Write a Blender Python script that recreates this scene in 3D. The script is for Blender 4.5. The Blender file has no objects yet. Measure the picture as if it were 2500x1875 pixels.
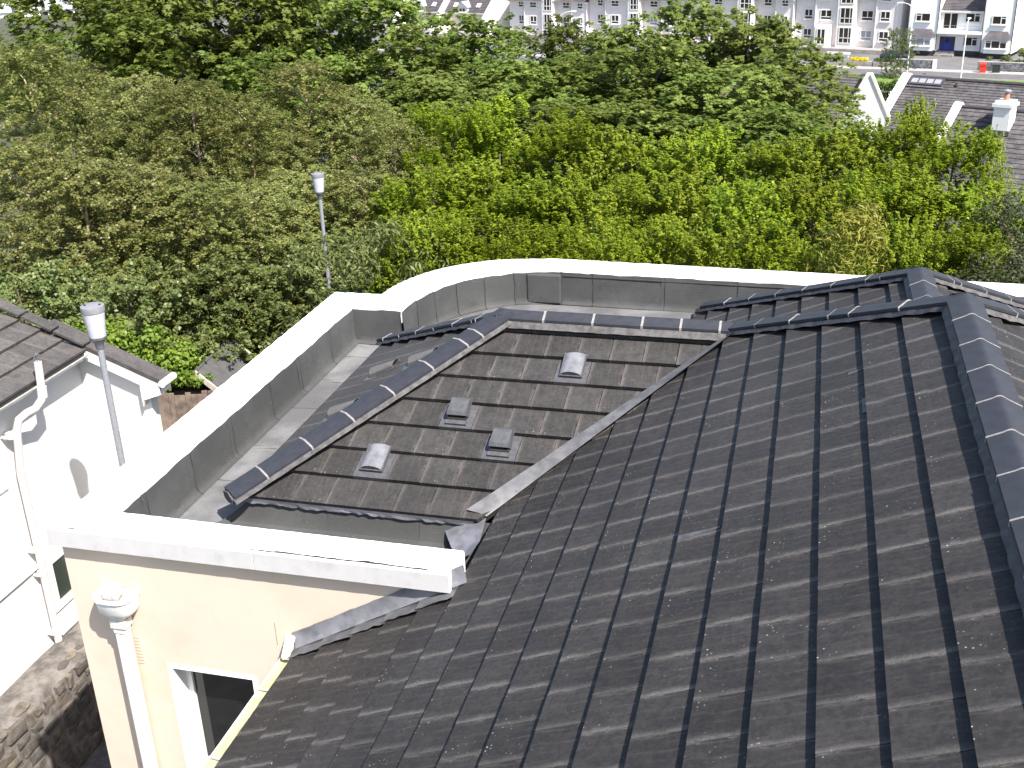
import bpy, math, random
import numpy as np
from mathutils import Vector, Matrix

random.seed(7)
rng = np.random.default_rng(7)
scene = bpy.context.scene
COL = scene.collection

# ------------------------------------------------------------------ camera, sky, sun, exposure
PITCH, ROLL, YAW = math.radians(23.374), math.radians(-2.0145), math.radians(-15.301)
CAM = Vector((0, 0, 11))
fwd = Vector((math.sin(YAW) * math.cos(PITCH), math.cos(YAW) * math.cos(PITCH), -math.sin(PITCH)))
rgt = Vector((math.cos(YAW), -math.sin(YAW), 0))
upv = rgt.cross(fwd)
r2 = math.cos(ROLL) * rgt + math.sin(ROLL) * upv
u2 = -math.sin(ROLL) * rgt + math.cos(ROLL) * upv
cam = bpy.data.cameras.new('camera')
cam.sensor_width = 36.0
cam.lens = 36.0 * 2729.4 / 2500.0
cam.clip_start = 0.1
cam.clip_end = 3000
camo = bpy.data.objects.new('camera', cam)
M = Matrix(((r2.x, u2.x, -fwd.x, CAM.x), (r2.y, u2.y, -fwd.y, CAM.y), (r2.z, u2.z, -fwd.z, CAM.z), (0, 0, 0, 1)))
camo.matrix_world = M
COL.objects.link(camo)
scene.camera = camo

SUN = Vector((1.48, -1.18, 2.5)).normalized()
world = bpy.data.worlds.new('World')
scene.world = world
world.use_nodes = True
nt = world.node_tree
nt.nodes.clear()
sky = nt.nodes.new('ShaderNodeTexSky')
sky.sky_type = 'NISHITA'
sky.sun_disc = False
sky.sun_elevation = math.asin(SUN.z)
sky.sun_rotation = math.atan2(SUN.x, SUN.y)
sky.dust_density = 1.5
bgn = nt.nodes.new('ShaderNodeBackground')
bgn.inputs['Strength'].default_value = 0.115
wo = nt.nodes.new('ShaderNodeOutputWorld')
nt.links.new(sky.outputs[0], bgn.inputs[0])
nt.links.new(bgn.outputs[0], wo.inputs[0])
sl = bpy.data.lights.new('sun', 'SUN')
sl.energy = 5.0
sl.angle = math.radians(0.53)
sl.color = (1.0, 0.955, 0.89)
so = bpy.data.objects.new('sun', sl)
so.rotation_euler = SUN.to_track_quat('Z', 'Y').to_euler()
so.location = SUN * 60
COL.objects.link(so)
scene.render.engine = 'CYCLES'
scene.view_settings.view_transform = 'Standard'
scene.view_settings.look = 'None'
scene.view_settings.exposure = 1.05
scene.cycles.max_bounces = 4
scene.cycles.diffuse_bounces = 3
scene.cycles.glossy_bounces = 2
scene.cycles.transmission_bounces = 2
scene.cycles.sample_clamp_indirect = 4.0
scene.view_settings.gamma = 1.0
scene.view_settings.use_curve_mapping = False

# ------------------------------------------------------------------ materials
class NB:
    def __init__(s, name):
        s.m = bpy.data.materials.new(name)
        s.m.use_nodes = True
        s.t = s.m.node_tree
        s.t.nodes.clear()
        s.out = s.t.nodes.new('ShaderNodeOutputMaterial')
        s.p = s.t.nodes.new('ShaderNodeBsdfPrincipled')
        s.t.links.new(s.p.outputs[0], s.out.inputs[0])
    def n(s, typ, **kw):
        nd = s.t.nodes.new(typ)
        for k, v in kw.items():
            if k in ('op',):
                nd.operation = v
            elif hasattr(nd, k):
                setattr(nd, k, v)
            else:
                nd.inputs[k].default_value = v
        return nd
    def l(s, a, b):
        s.t.links.new(a, b)
    def coord(s, kind='Object'):
        return s.n('ShaderNodeTexCoord').outputs[kind]
    def noise(s, vec, scale, detail=4, rough=0.55):
        nd = s.n('ShaderNodeTexNoise')
        nd.inputs['Scale'].default_value = scale
        nd.inputs['Detail'].default_value = detail
        nd.inputs['Roughness'].default_value = rough
        if vec is not None:
            s.l(vec, nd.inputs['Vector'])
        return nd.outputs[0]
    def ramp(s, fac, a, b, lo=0.0, hi=1.0):
        nd = s.n('ShaderNodeMapRange')
        nd.interpolation_type = 'SMOOTHSTEP'
        s.l(fac, nd.inputs[0])
        nd.inputs[1].default_value = a
        nd.inputs[2].default_value = b
        nd.inputs[3].default_value = lo
        nd.inputs[4].default_value = hi
        return nd.outputs[0]
    def math(s, op, a, b=None):
        nd = s.n('ShaderNodeMath')
        nd.operation = op
        for i, x in enumerate((a, b)):
            if x is None:
                continue
            if isinstance(x, (int, float)):
                nd.inputs[i].default_value = x
            else:
                s.l(x, nd.inputs[i])
        return nd.outputs[0]
    def mix(s, fac, a, b, blend='MIX'):
        nd = s.n('ShaderNodeMix')
        nd.data_type = 'RGBA'
        nd.blend_type = blend
        for i, x in ((0, fac), (6, a), (7, b)):
            if isinstance(x, (int, float)):
                nd.inputs[i].default_value = x
            elif isinstance(x, tuple):
                nd.inputs[i].default_value = x if len(x) == 4 else (*x, 1)
            else:
                s.l(x, nd.inputs[i])
        return nd.outputs[2]
    def bump(s, h, strength=0.3, dist=0.01):
        nd = s.n('ShaderNodeBump')
        nd.inputs['Strength'].default_value = strength
        nd.inputs['Distance'].default_value = dist
        s.l(h, nd.inputs['Height'])
        s.l(nd.outputs[0], s.p.inputs['Normal'])
    def base(s, c):
        if isinstance(c, tuple):
            s.p.inputs['Base Color'].default_value = (*c, 1)
        else:
            s.l(c, s.p.inputs['Base Color'])
    def rough(s, r):
        if isinstance(r, (int, float)):
            s.p.inputs['Roughness'].default_value = r
        else:
            s.l(r, s.p.inputs['Roughness'])

def plain(name, col, rough=0.6, var=0.12, scale=6.0, bump=0.0, metal=0.0, spec=0.5, bscale=60, coord='Object'):
    b = NB(name)
    vec = b.coord(coord)
    n1 = b.noise(vec, scale, 5, 0.6)
    dark = tuple(c * (1 - var) for c in col)
    lite = tuple(min(1, c * (1 + var)) for c in col)
    b.base(b.mix(b.ramp(n1, 0.3, 0.7), dark, lite))
    b.rough(rough)
    b.p.inputs['Metallic'].default_value = metal
    b.p.inputs['Specular IOR Level'].default_value = spec
    if bump:
        b.bump(b.noise(vec, bscale, 4), bump, 0.01)
    return b.m

def tile_mat(name, c0, c1, dirt, dirtw=0.035, speck=0.5, dirtamt=0.8):
    b = NB(name)
    uvn = b.n('ShaderNodeUVMap')
    uvn.uv_map = 'uv'
    uv = uvn.outputs[0]
    sep = b.n('ShaderNodeSeparateXYZ')
    b.l(uv, sep.inputs[0])
    oi = b.n('ShaderNodeObjectInfo')
    geo = b.n('ShaderNodeNewGeometry')
    pos = geo.outputs['Position']
    nbig = b.noise(pos, 1.3, 4)
    nm = b.noise(pos, 9, 5, 0.65)
    nf = b.noise(pos, 70, 4, 0.7)
    ng = b.noise(pos, 34, 3, 0.6)
    col = b.mix(b.ramp(b.math('ADD', b.math('MULTIPLY', nm, 0.5), b.math('MULTIPLY', ng, 0.5)), 0.36, 0.64), c0, c1)
    tone = b.math('ADD', b.math('MULTIPLY', oi.outputs['Random'], 0.34), 0.83)
    hsv = b.n('ShaderNodeHueSaturation')
    b.l(col, hsv.inputs['Color'])
    b.l(b.math('MULTIPLY', tone, b.ramp(nbig, 0.3, 0.7, 0.88, 1.14)), hsv.inputs['Value'])
    col = hsv.outputs[0]
    # streaks running down the slope
    mp = b.n('ShaderNodeMapping')
    mp.inputs['Scale'].default_value = (26, 2.4, 1)
    b.l(uv, mp.inputs[0])
    st = b.noise(mp.outputs[0], 1.0, 3)
    col = b.mix(b.math('MULTIPLY', b.ramp(st, 0.5, 0.8), 0.25), col, dirt)
    # pale silt along the side lap
    edge = b.math('ADD', sep.outputs[0], b.math('MULTIPLY', b.math('SUBTRACT', nm, 0.5), dirtw * 1.6))
    e1 = b.ramp(edge, 0.0, dirtw, 1.0, 0.0)
    e2 = b.ramp(b.math('SUBTRACT', 0.343, edge), 0.0, dirtw * 0.22, 0.8, 0.0)
    ed = b.math('MULTIPLY', b.math('MAXIMUM', e1, e2), b.ramp(nf, 0.25, 0.6, 0.35, 1.0))
    patch = b.ramp(nbig, 0.35, 0.65, 0.45, 1.0)
    col = b.mix(b.math('MULTIPLY', b.math('MULTIPLY', ed, dirtamt), patch), col, dirt)
    # lichen specks, clustered
    vo = b.n('ShaderNodeTexVoronoi')
    vo.inputs['Scale'].default_value = 34
    b.l(pos, vo.inputs['Vector'])
    cl = b.noise(pos, 2.2, 4, 0.7)
    lowe = b.ramp(sep.outputs[1], 0.0, 0.12, 1.0, 0.25)
    wn = b.n('ShaderNodeSeparateColor'); b.l(vo.outputs['Color'], wn.inputs[0])
    sp = b.math('MULTIPLY', b.math('MULTIPLY', b.ramp(vo.outputs['Distance'], 0.10, 0.24, 1.0, 0.0), b.ramp(wn.outputs[0], 0.35, 0.8)), b.ramp(cl, 0.47, 0.62))
    col = b.mix(b.math('MULTIPLY', b.math('MULTIPLY', sp, lowe), speck), col, (0.42, 0.43, 0.38))
    b.base(col)
    b.rough(b.ramp(nm, 0.3, 0.7, 0.5, 0.7))
    b.p.inputs['Specular IOR Level'].default_value = 0.2
    b.bump(b.math('ADD', nf, b.math('MULTIPLY', nm, 0.6)), 0.25, 0.004)
    return b.m

def felt_mat(name, c, light, amt):
    b = NB(name)
    geo = b.n('ShaderNodeNewGeometry')
    pos = geo.outputs['Position']
    oi = b.n('ShaderNodeObjectInfo')
    big = b.noise(pos, 1.1, 5, 0.6)
    md = b.noise(pos, 5, 5, 0.65)
    fi = b.noise(pos, 160, 3, 0.8)
    col = b.mix(b.math('MULTIPLY', b.ramp(big, 0.42, 0.68), amt), c, light)
    col = b.mix(b.math('MULTIPLY', b.ramp(md, 0.5, 0.75), 0.35), col, tuple(x * 0.7 for x in c))
    hsv = b.n('ShaderNodeHueSaturation')
    b.l(col, hsv.inputs['Color'])
    b.l(b.math('MULTIPLY', b.ramp(fi, 0.25, 0.75, 0.72, 1.28), b.math('ADD', b.math('MULTIPLY', oi.outputs['Random'], 0.16), 0.92)), hsv.inputs['Value'])
    col = hsv.outputs[0]
    vo = b.n('ShaderNodeTexVoronoi')
    vo.inputs['Scale'].default_value = 42
    b.l(pos, vo.inputs['Vector'])
    sp = b.math('MULTIPLY', b.ramp(vo.outputs['Distance'], 0.08, 0.2, 1, 0), b.ramp(md, 0.5, 0.66))
    col = b.mix(b.math('MULTIPLY', sp, 0.6), col, (0.4, 0.4, 0.38))
    b.base(col)
    b.rough(0.8)
    b.p.inputs['Specular IOR Level'].default_value = 0.35
    b.bump(b.math('ADD', fi, b.math('MULTIPLY', md, 1.5)), 0.3, 0.004)
    return b.m

def paint_mat(name, c, stain, amt=0.3, sc=2.0, rough=0.75, bs=90, bstr=0.15):
    b = NB(name)
    geo = b.n('ShaderNodeNewGeometry')
    pos = geo.outputs['Position']
    n1 = b.noise(pos, sc, 6, 0.65)
    n2 = b.noise(pos, sc * 9, 4, 0.6)
    mp = b.n('ShaderNodeMapping')
    mp.inputs['Scale'].default_value = (7, 7, 0.8)
    b.l(pos, mp.inputs[0])
    n3 = b.noise(mp.outputs[0], 1.0, 4)
    f = b.math('MULTIPLY', b.ramp(n1, 0.48, 0.75), amt)
    f = b.math('MAXIMUM', f, b.math('MULTIPLY', b.ramp(n3, 0.6, 0.8), amt * 0.6))
    f = b.math('ADD', f, b.math('MULTIPLY', b.ramp(n2, 0.55, 0.75), amt * 0.3))
    b.base(b.mix(f, c, stain))
    b.rough(rough)
    b.bump(b.noise(pos, bs, 5, 0.7), bstr, 0.004)
    return b.m

def leaf_mat(name, ca, cb, cy, trans=0.35, yamt=0.05, rough=0.5, spec=0.25):
    b = NB(name)
    at = b.n('ShaderNodeAttribute')
    at.attribute_name = 'tint'
    oi = b.n('ShaderNodeObjectInfo')
    f = at.outputs['Fac']
    col = b.mix(b.ramp(f, 0.0, 1.0), ca, cb)
    col = b.mix(b.ramp(f, 1.0 - yamt, 1.0), col, cy)
    hsv = b.n('ShaderNodeHueSaturation')
    b.l(col, hsv.inputs['Color'])
    b.l(b.math('ADD', b.math('MULTIPLY', oi.outputs['Random'], 0.3), 0.85), hsv.inputs['Value'])
    b.l(b.math('ADD', b.math('MULTIPLY', oi.outputs['Random'], 0.018), 0.496), hsv.inputs['Hue'])
    col = hsv.outputs[0]
    b.base(col)
    b.rough(rough)
    b.p.inputs['Specular IOR Level'].default_value = spec
    tr = b.n('ShaderNodeBsdfTranslucent')
    g = b.n('ShaderNodeGamma')
    g.inputs[1].default_value = 0.92
    b.l(col, g.inputs[0])
    b.l(g.outputs[0], tr.inputs[0])
    ms = b.n('ShaderNodeMixShader')
    ms.inputs[0].default_value = trans
    b.l(b.p.outputs[0], ms.inputs[1])
    b.l(tr.outputs[0], ms.inputs[2])
    b.l(ms.outputs[0], b.out.inputs[0])
    return b.m

MT = {}
MT['tile'] = tile_mat('weathered_tile', (0.0240, 0.0220, 0.0217), (0.0385, 0.0356, 0.0346), (0.142, 0.129, 0.121), 0.058, 1.0, 0.88)
MT['tile_brown'] = tile_mat('weathered_tile_brown', (0.034, 0.032, 0.031), (0.052, 0.048, 0.046), (0.15, 0.132, 0.122), 0.05, 0.75, 0.75)
MT['cap'] = plain('ridge_cap_concrete', (0.029, 0.0305, 0.038), 0.6, 0.15, 9, 0.12, spec=0.4, bscale=150)
MT['mortar'] = plain('mortar', (0.27, 0.25, 0.24), 0.9, 0.25, 30, 0.4, bscale=90)
MT['bed'] = plain('bedding_mortar', (0.085, 0.080, 0.079), 0.9, 0.35, 14, 0.6, bscale=50)
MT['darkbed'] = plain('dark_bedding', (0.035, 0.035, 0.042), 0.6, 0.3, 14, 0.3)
MT['lead'] = plain('lead_sheet', (0.16, 0.16, 0.178), 0.45, 0.32, 5, 0.15, spec=0.6, bscale=20)
MT['leadlite'] = plain('pale_lead_sheet', (0.105, 0.104, 0.108), 0.5, 0.3, 7, 0.15, bscale=20)
MT['under'] = plain('roof_underlay', (0.02, 0.02, 0.021), 0.9, 0.1)
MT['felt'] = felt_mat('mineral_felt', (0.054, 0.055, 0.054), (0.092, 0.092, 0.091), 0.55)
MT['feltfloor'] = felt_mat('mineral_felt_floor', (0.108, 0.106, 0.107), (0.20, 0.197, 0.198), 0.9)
MT['coping'] = paint_mat('white_coping_paint', (0.82, 0.82, 0.81), (0.55, 0.54, 0.52), 0.14, 2.5)
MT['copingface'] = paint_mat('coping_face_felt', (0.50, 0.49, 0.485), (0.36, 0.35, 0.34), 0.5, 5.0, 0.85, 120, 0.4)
MT['cream'] = paint_mat('cream_render', (0.635, 0.525, 0.425), (0.50, 0.39, 0.29), 0.4, 0.9, 0.9)
MT['white'] = paint_mat('white_render', (0.82, 0.82, 0.80), (0.66, 0.65, 0.62), 0.14, 0.8, 0.9)
MT['housewhite'] = paint_mat('white_house_render', (0.63, 0.625, 0.61), (0.50, 0.49, 0.47), 0.25, 0.8, 0.9)
MT['upvc'] = plain('white_plastic', (0.78, 0.77, 0.75), 0.35, 0.05, 5)
MT['upvc_aged'] = plain('aged_white_plastic', (0.66, 0.64, 0.59), 0.5, 0.18, 12)
MT['grime'] = plain('grimy_plastic', (0.40, 0.37, 0.34), 0.6, 0.3, 25)
MT['moss'] = plain('mossy_gutter', (0.40, 0.40, 0.22), 0.8, 0.3, 18, 0.2)
MT['ventdark'] = plain('vent_plastic', (0.080, 0.079, 0.084), 0.45, 0.2, 14, spec=0.5)
MT['ventlite'] = plain('vent_hood_faded', (0.17, 0.17, 0.18), 0.3, 0.25, 9, spec=0.7)
MT['ventbrown'] = plain('vent_hood_brown', (0.10, 0.092, 0.085), 0.5, 0.2, 9)
MT['black'] = plain('dark_void', (0.012, 0.012, 0.012), 0.7, 0.1)
MT['galv'] = plain('galvanised_steel', (0.30, 0.31, 0.335), 0.5, 0.14, 40, spec=0.6, metal=0.3)
MT['lampwhite'] = plain('lamp_diffuser', (0.50, 0.50, 0.55), 0.3, 0.06, 8)
MT['lampgrey'] = plain('lamp_grey', (0.115, 0.118, 0.128), 0.5, 0.15, 15)
MT['lampcap'] = plain('lamp_cap', (0.21, 0.21, 0.225), 0.5, 0.1, 15)
def glass_mat(name, c=(0.012, 0.013, 0.014), rough=0.05):
    b = NB(name)
    b.base(c); b.rough(rough)
    b.p.inputs['Specular IOR Level'].default_value = 0.6
    return b.m
MT['glass'] = glass_mat('window_glass')
MT['glassfar'] = glass_mat('window_glass_far', (0.030, 0.022, 0.020), 0.15)
MT['glasspale'] = glass_mat('window_glass_curtain', (0.30, 0.30, 0.33), 0.2)

# ------------------------------------------------------------------ mesh helpers
class MB:
    def __init__(s):
        s.v = []; s.f = []; s.mi = []; s.uv = []
    def add(s, verts, faces, mi=0, uvs=None):
        o = len(s.v)
        s.v += [tuple(x) for x in verts]
        for f in faces:
            s.f.append(tuple(o + i for i in f)); s.mi.append(mi)
        s.uv += list(uvs) if uvs is not None else [(0.15, 0.15)] * len(verts)
        return s
    def box(s, x0, x1, y0, y1, z0, z1, mi=0):
        v = [(x, y, z) for x in (x0, x1) for y in (y0, y1) for z in (z0, z1)]
        return s.add(v, [(0, 1, 3, 2), (4, 6, 7, 5), (0, 4, 5, 1), (2, 3, 7, 6), (0, 2, 6, 4), (1, 5, 7, 3)], mi)
    def obox(s, o, a, b, c, mi=0):
        o = Vector(o); a = Vector(a); b = Vector(b); c = Vector(c)
        v = [o + a * i + b * j + c * k for i in (0, 1) for j in (0, 1) for k in (0, 1)]
        return s.add(v, [(0, 1, 3, 2), (4, 6, 7, 5), (0, 4, 5, 1), (2, 3, 7, 6), (0, 2, 6, 4), (1, 5, 7, 3)], mi)
    def prism(s, poly, dz, mi=0):
        """poly: 3D points, dz: extrusion vector"""
        n = len(poly); dz = Vector(dz)
        p = [Vector(q) for q in poly]
        v = p + [q + dz for q in p]
        f = [tuple(range(n - 1, -1, -1)), tuple(range(n, 2 * n))]
        f += [(i, (i + 1) % n, n + (i + 1) % n, n + i) for i in range(n)]
        return s.add(v, f, mi)
    def tube(s, pts, rad, n=10, mi=0, caps=True):
        pts = [Vector(p) for p in pts]
        if not hasattr(rad, '__len__'):
            rad = [rad] * len(pts)
        rings = []
        x = None
        for i, p in enumerate(pts):
            d = (pts[min(i + 1, len(pts) - 1)] - pts[max(i - 1, 0)]).normalized()
            if x is None:
                x = d.orthogonal().normalized()
            x = (x - d * x.dot(d)).normalized()
            y = d.cross(x)
            rings.append([p + (x * math.cos(2 * math.pi * k / n) + y * math.sin(2 * math.pi * k / n)) * rad[i] for k in range(n)])
        v = [q for r in rings for q in r]
        f = []
        for i in range(len(pts) - 1):
            for k in range(n):
                f.append((i * n + k, i * n + (k + 1) % n, (i + 1) * n + (k + 1) % n, (i + 1) * n + k))
        if caps:
            f.append(tuple(range(n - 1, -1, -1)))
            f.append(tuple((len(pts) - 1) * n + k for k in range(n)))
        return s.add(v, f, mi)
    def lathe(s, prof, c=(0, 0, 0), n=20, mi=0):
        c = Vector(c)
        v = []; f = []
        for r, z in prof:
            for k in range(n):
                a = 2 * math.pi * k / n
                v.append(c + Vector((r * math.cos(a), r * math.sin(a), z)))
        m = len(prof)
        for i in range(m - 1):
            for k in range(n):
                f.append((i * n + k, i * n + (k + 1) % n, (i + 1) * n + (k + 1) % n, (i + 1) * n + k))
        f.append(tuple(range(n - 1, -1, -1)))
        f.append(tuple((m - 1) * n + k for k in range(n)))
        return s.add(v, f, mi)
    def mesh(s, name, mats, smooth=False):
        me = bpy.data.meshes.new(name)
        me.from_pydata(s.v, [], s.f)
        if not isinstance(mats, (list, tuple)):
            mats = [mats]
        for m in mats:
            me.materials.append(MT[m] if isinstance(m, str) else m)
        me.polygons.foreach_set('material_index', s.mi)
        uvl = me.uv_layers.new(name='uv')
        li = np.zeros(len(me.loops), dtype=np.int32)
        me.loops.foreach_get('vertex_index', li)
        uvl.data.foreach_set('uv', np.array(s.uv, dtype=np.float32)[li].ravel())
        if smooth:
            me.polygons.foreach_set('use_smooth', [True] * len(me.polygons))
            me.set_sharp_from_angle(angle=math.radians(35))
        me.update()
        return me
    def ob(s, name, mats, parent=None, smooth=False, **kw):
        return link(name, s.mesh(name, mats, smooth), parent, **kw)

def link(name, me, parent=None, mat=None, label=None, cat=None, group=None, kind=None):
    o = bpy.data.objects.new(name, me)
    COL.objects.link(o)
    if parent is not None:
        o.parent = parent
    if mat is not None:
        o.matrix_basis = mat
    tag(o, label, cat, group, kind)
    return o

def tag(o, label=None, cat=None, group=None, kind=None):
    if label: o['label'] = label
    if cat: o['category'] = cat
    if group: o['group'] = group
    if kind: o['kind'] = kind
    return o

def empty(name, loc=(0, 0, 0), label=None, cat=None, group=None, rz=0.0):
    o = bpy.data.objects.new(name, None)
    o.empty_display_size = 0.3
    COL.objects.link(o)
    o.matrix_basis = Matrix.Translation(Vector(loc)) @ Matrix.Rotation(rz, 4, 'Z')
    tag(o, label, cat, group)
    return o

def frame(o, x, y, z):
    o = Vector(o); x = Vector(x); y = Vector(y); z = Vector(z)
    return Matrix(((x.x, y.x, z.x, o.x), (x.y, y.y, z.y, o.y), (x.z, y.z, z.z, o.z), (0, 0, 0, 1)))

def wob(seed, x, y=0.0):
    return (math.sin(x * 2.3 + seed) + math.sin(x * 5.1 + y * 3.3 + seed * 2.1) * 0.6 + math.sin(x * 11.7 + seed * 0.7 + y) * 0.35) / 1.95
# ------------------------------------------------------------------ terrain
def sstep(a, b, x):
    t = min(1, max(0, (x - a) / (b - a)))
    return t * t * (3 - 2 * t)
def hT(x, y):
    return -7.56 * sstep(28, 112, y) 

def grass_mat():
    b = NB('rough_ground')
    geo = b.n('ShaderNodeNewGeometry'); pos = geo.outputs['Position']
    n1 = b.noise(pos, 0.25, 5); n2 = b.noise(pos, 3, 5, 0.7)
    c = b.mix(b.ramp(n1, 0.4, 0.6), (0.035, 0.055, 0.018), (0.06, 0.065, 0.03))
    b.base(b.mix(b.ramp(n2, 0.35, 0.7), c, (0.085, 0.075, 0.05)))
    b.rough(0.95); b.bump(n2, 0.6, 0.05)
    return b.m
MT['ground'] = grass_mat()
MT['verge'] = plain('mown_grass', (0.12, 0.19, 0.03), 0.95, 0.3, 1.5, 0.3, bscale=30)
MT['asphalt'] = plain('asphalt', (0.115, 0.11, 0.112), 0.9, 0.14, 0.8, 0.3, bscale=60)
MT['asphalt2'] = plain('asphalt_forecourt', (0.135, 0.13, 0.13), 0.9, 0.16, 0.5, 0.3, bscale=60)
MT['yard'] = plain('gravel_yard', (0.09, 0.082, 0.078), 0.95, 0.4, 5, 0.8, bscale=18)
MT['paving'] = plain('concrete_paving', (0.36, 0.33, 0.31), 0.9, 0.15, 1.2, 0.2)

m = MB()
xs = np.concatenate([np.linspace(-600, -60, 14), np.linspace(-55, 55, 34), np.linspace(60, 600, 14)])
ys = np.concatenate([np.linspace(-80, 20, 14), np.linspace(24, 116, 36), np.linspace(125, 1500, 22)])
vv = [(x, y, hT(x, y)) for y in ys for x in xs]
nx = len(xs)
ff = [(j * nx + i, j * nx + i + 1, (j + 1) * nx + i + 1, (j + 1) * nx + i) for j in range(len(ys) - 1) for i in range(nx - 1)]
m.add(vv, ff)
m.ob('ground', 'ground', smooth=True, kind='structure', label='rough green ground falling away below the trees')

ER = Vector((0.967, -0.256, 0)).normalized()
NR = Vector((-0.256, -0.967, 0)).normalized()      # toward the viewer
R0 = Vector((2.36, 130.57, -7.5))
def rd(a, b, z=0.0):
    return R0 + ER * a - NR * b + Vector((0, 0, z))
def strip(name, a0, a1, b0, b1, z, mat, thick=0.0, **kw):
    m = MB()
    if thick:
        m.prism([rd(a0, b0, z - thick), rd(a1, b0, z - thick), rd(a1, b1, z - thick), rd(a0, b1, z - thick)], (0, 0, thick))
    else:
        m.add([rd(a0, b0, z), rd(a1, b0, z), rd(a1, b1, z), rd(a0, b1, z)], [(0, 1, 2, 3)])
    return m.ob(name, mat, kind='structure', **kw)
strip('grass_verge', -120, 90, -7, -0.12, 0.03, 'verge')
strip('road', -120, 90, 0, 3.75, -0.03, 'asphalt')
strip('kerb', -120, 90, -0.12, 0.0, 0.06, 'paving', 0.12)
strip('pavement', -120, 90, 3.75, 5.5, 0.07, 'paving', 0.14)
strip('forecourt', -120, 90, 5.5, 40, -0.02, 'asphalt2')
# passage between the houses
m = MB()
m.add([(-9.3, -6, 0.01), (-6.3, -6, 0.01), (-6.3, 17, 0.01), (-9.3, 17, 0.01)], [(0, 1, 2, 3)])
m.ob('yard', 'yard', kind='structure', label='dark gravel passage between the stone wall and the cream wall')

# ------------------------------------------------------------------ main building
G = 0.355; TW = 0.343; TH = 0.05
B = empty('flat_roofed_building', (-4, 10, 0), label='cream building with white-coped flat roof and dark tiled hipped roofs', cat='building')
B.matrix_basis = Matrix.Identity(4)

def clip(poly, a, b):
    """keep the part of poly to the left of the directed line a->b"""
    out = []
    n = len(poly)
    def sd(p): return (b[0] - a[0]) * (p[1] - a[1]) - (b[1] - a[1]) * (p[0] - a[0])
    for i in range(n):
        p, q = poly[i], poly[(i + 1) % n]
        sp, sq = sd(p), sd(q)
        if sp >= 0: out.append(p)
        if (sp >= 0) != (sq >= 0):
            t = sp / (sp - sq)
            out.append((p[0] + (q[0] - p[0]) * t, p[1] + (q[1] - p[1]) * t))
    return out
def area(poly):
    return 0.5 * sum(poly[i][0] * poly[(i + 1) % len(poly)][1] - poly[(i + 1) % len(poly)][0] * poly[i][1] for i in range(len(poly)))

def screen(p):
    d = Vector(p) - CAM
    z = d.dot(fwd)
    if z < 0.3: return None
    return (0.5 + 2729.4 / 2500 * d.dot(r2) / z, 0.5 - 2729.4 / 1875 * d.dot(u2) / z)
def in_view_area(pts):
    """share of the picture a patch covers, used only to rank which tiles become single objects"""
    q = [screen(p) for p in pts]
    if any(x is None for x in q): return 0
    cx = sum(x[0] for x in q) / len(q); cy = sum(x[1] for x in q) / len(q)
    if not (-0.01 < cx < 1.01 and -0.01 < cy < 1.01): return 0
    return abs(area(q))

class Slope:
    def __init__(s, O, A, S):
        s.O = Vector(O); s.A = Vector(A).normalized(); s.S = Vector(S).normalized()
        s.N = s.A.cross(s.S).normalized()
        if s.N.z < 0: s.N = -s.N
    def pt(s, a, b, h=0.0):
        return s.O + s.A * a + s.S * b + s.N * h
def tile_geo(poly, th=TH, base=0.043):
    """poly in local (a, s) with s measured from the butt; tilted slab"""
    n = len(poly)
    if area(poly) < 0: poly = poly[::-1]
    top = [(p[0], p[1], -th * p[1] / G) for p in poly]
    bot = [(p[0], p[1], -th * p[1] / G - base) for p in poly]
    return top + bot, [tuple(range(n))] + [tuple(range(2 * n - 1, n - 1, -1))] + [(i, n + i, n + (i + 1) % n, (i + 1) % n) for i in range(n)], [(p[0], p[1]) for p in poly] * 2

FULL = [(0.003, 0), (TW - 0.003, 0), (TW - 0.003, G + 0.06), (0.003, G + 0.06)]
fm = MB(); fm.add(*tile_geo(FULL)[:2], 0, tile_geo(FULL)[2])
SPECS = []
def lay(sl, region, phase_even, phase_odd, i0, i1, parent, mat, skip=(), key=None, rank=True, cuts=None):
    amin = min(p[0] for p in region); amax = max(p[0] for p in region)
    ccw = region if area(region) > 0 else region[::-1]
    for i in range(i0, i1):
        ph = phase_even if i % 2 == 0 else phase_odd
        k0 = math.floor((amin - ph) / TW) - 1
        k1 = math.ceil((amax - ph) / TW) + 1
        for k in range(k0, k1):
            a0 = ph + k * TW
            s0 = i * G
            if (i, k) in skip: continue
            poly = [(p[0] + a0, p[1] + s0) for p in FULL]
            pc = poly
            for j in range(len(ccw)):
                pc = clip(pc, ccw[j], ccw[(j + 1) % len(ccw)])
                if len(pc) < 3: break
            if len(pc) < 3 or abs(area(pc)) < 0.0035: continue
            full = abs(area(pc) - area(poly)) < 1e-6
            vis = [(p[0], min(p[1], s0 + G)) for p in pc]
            ar = in_view_area([sl.pt(*p) for p in vis]) if rank else 0
            j1 = random.uniform(-0.002, 0.002); rot = random.gauss(0, 0.0035)
            mat4 = frame(sl.pt(a0, s0, j1), sl.A, sl.S, sl.N) @ Matrix.Rotation(rot, 4, 'Z')
            SPECS.append([ar, sl, key, parent, mat, mat4, None if full else [(p[0] - a0, p[1] - s0) for p in pc]])

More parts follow.
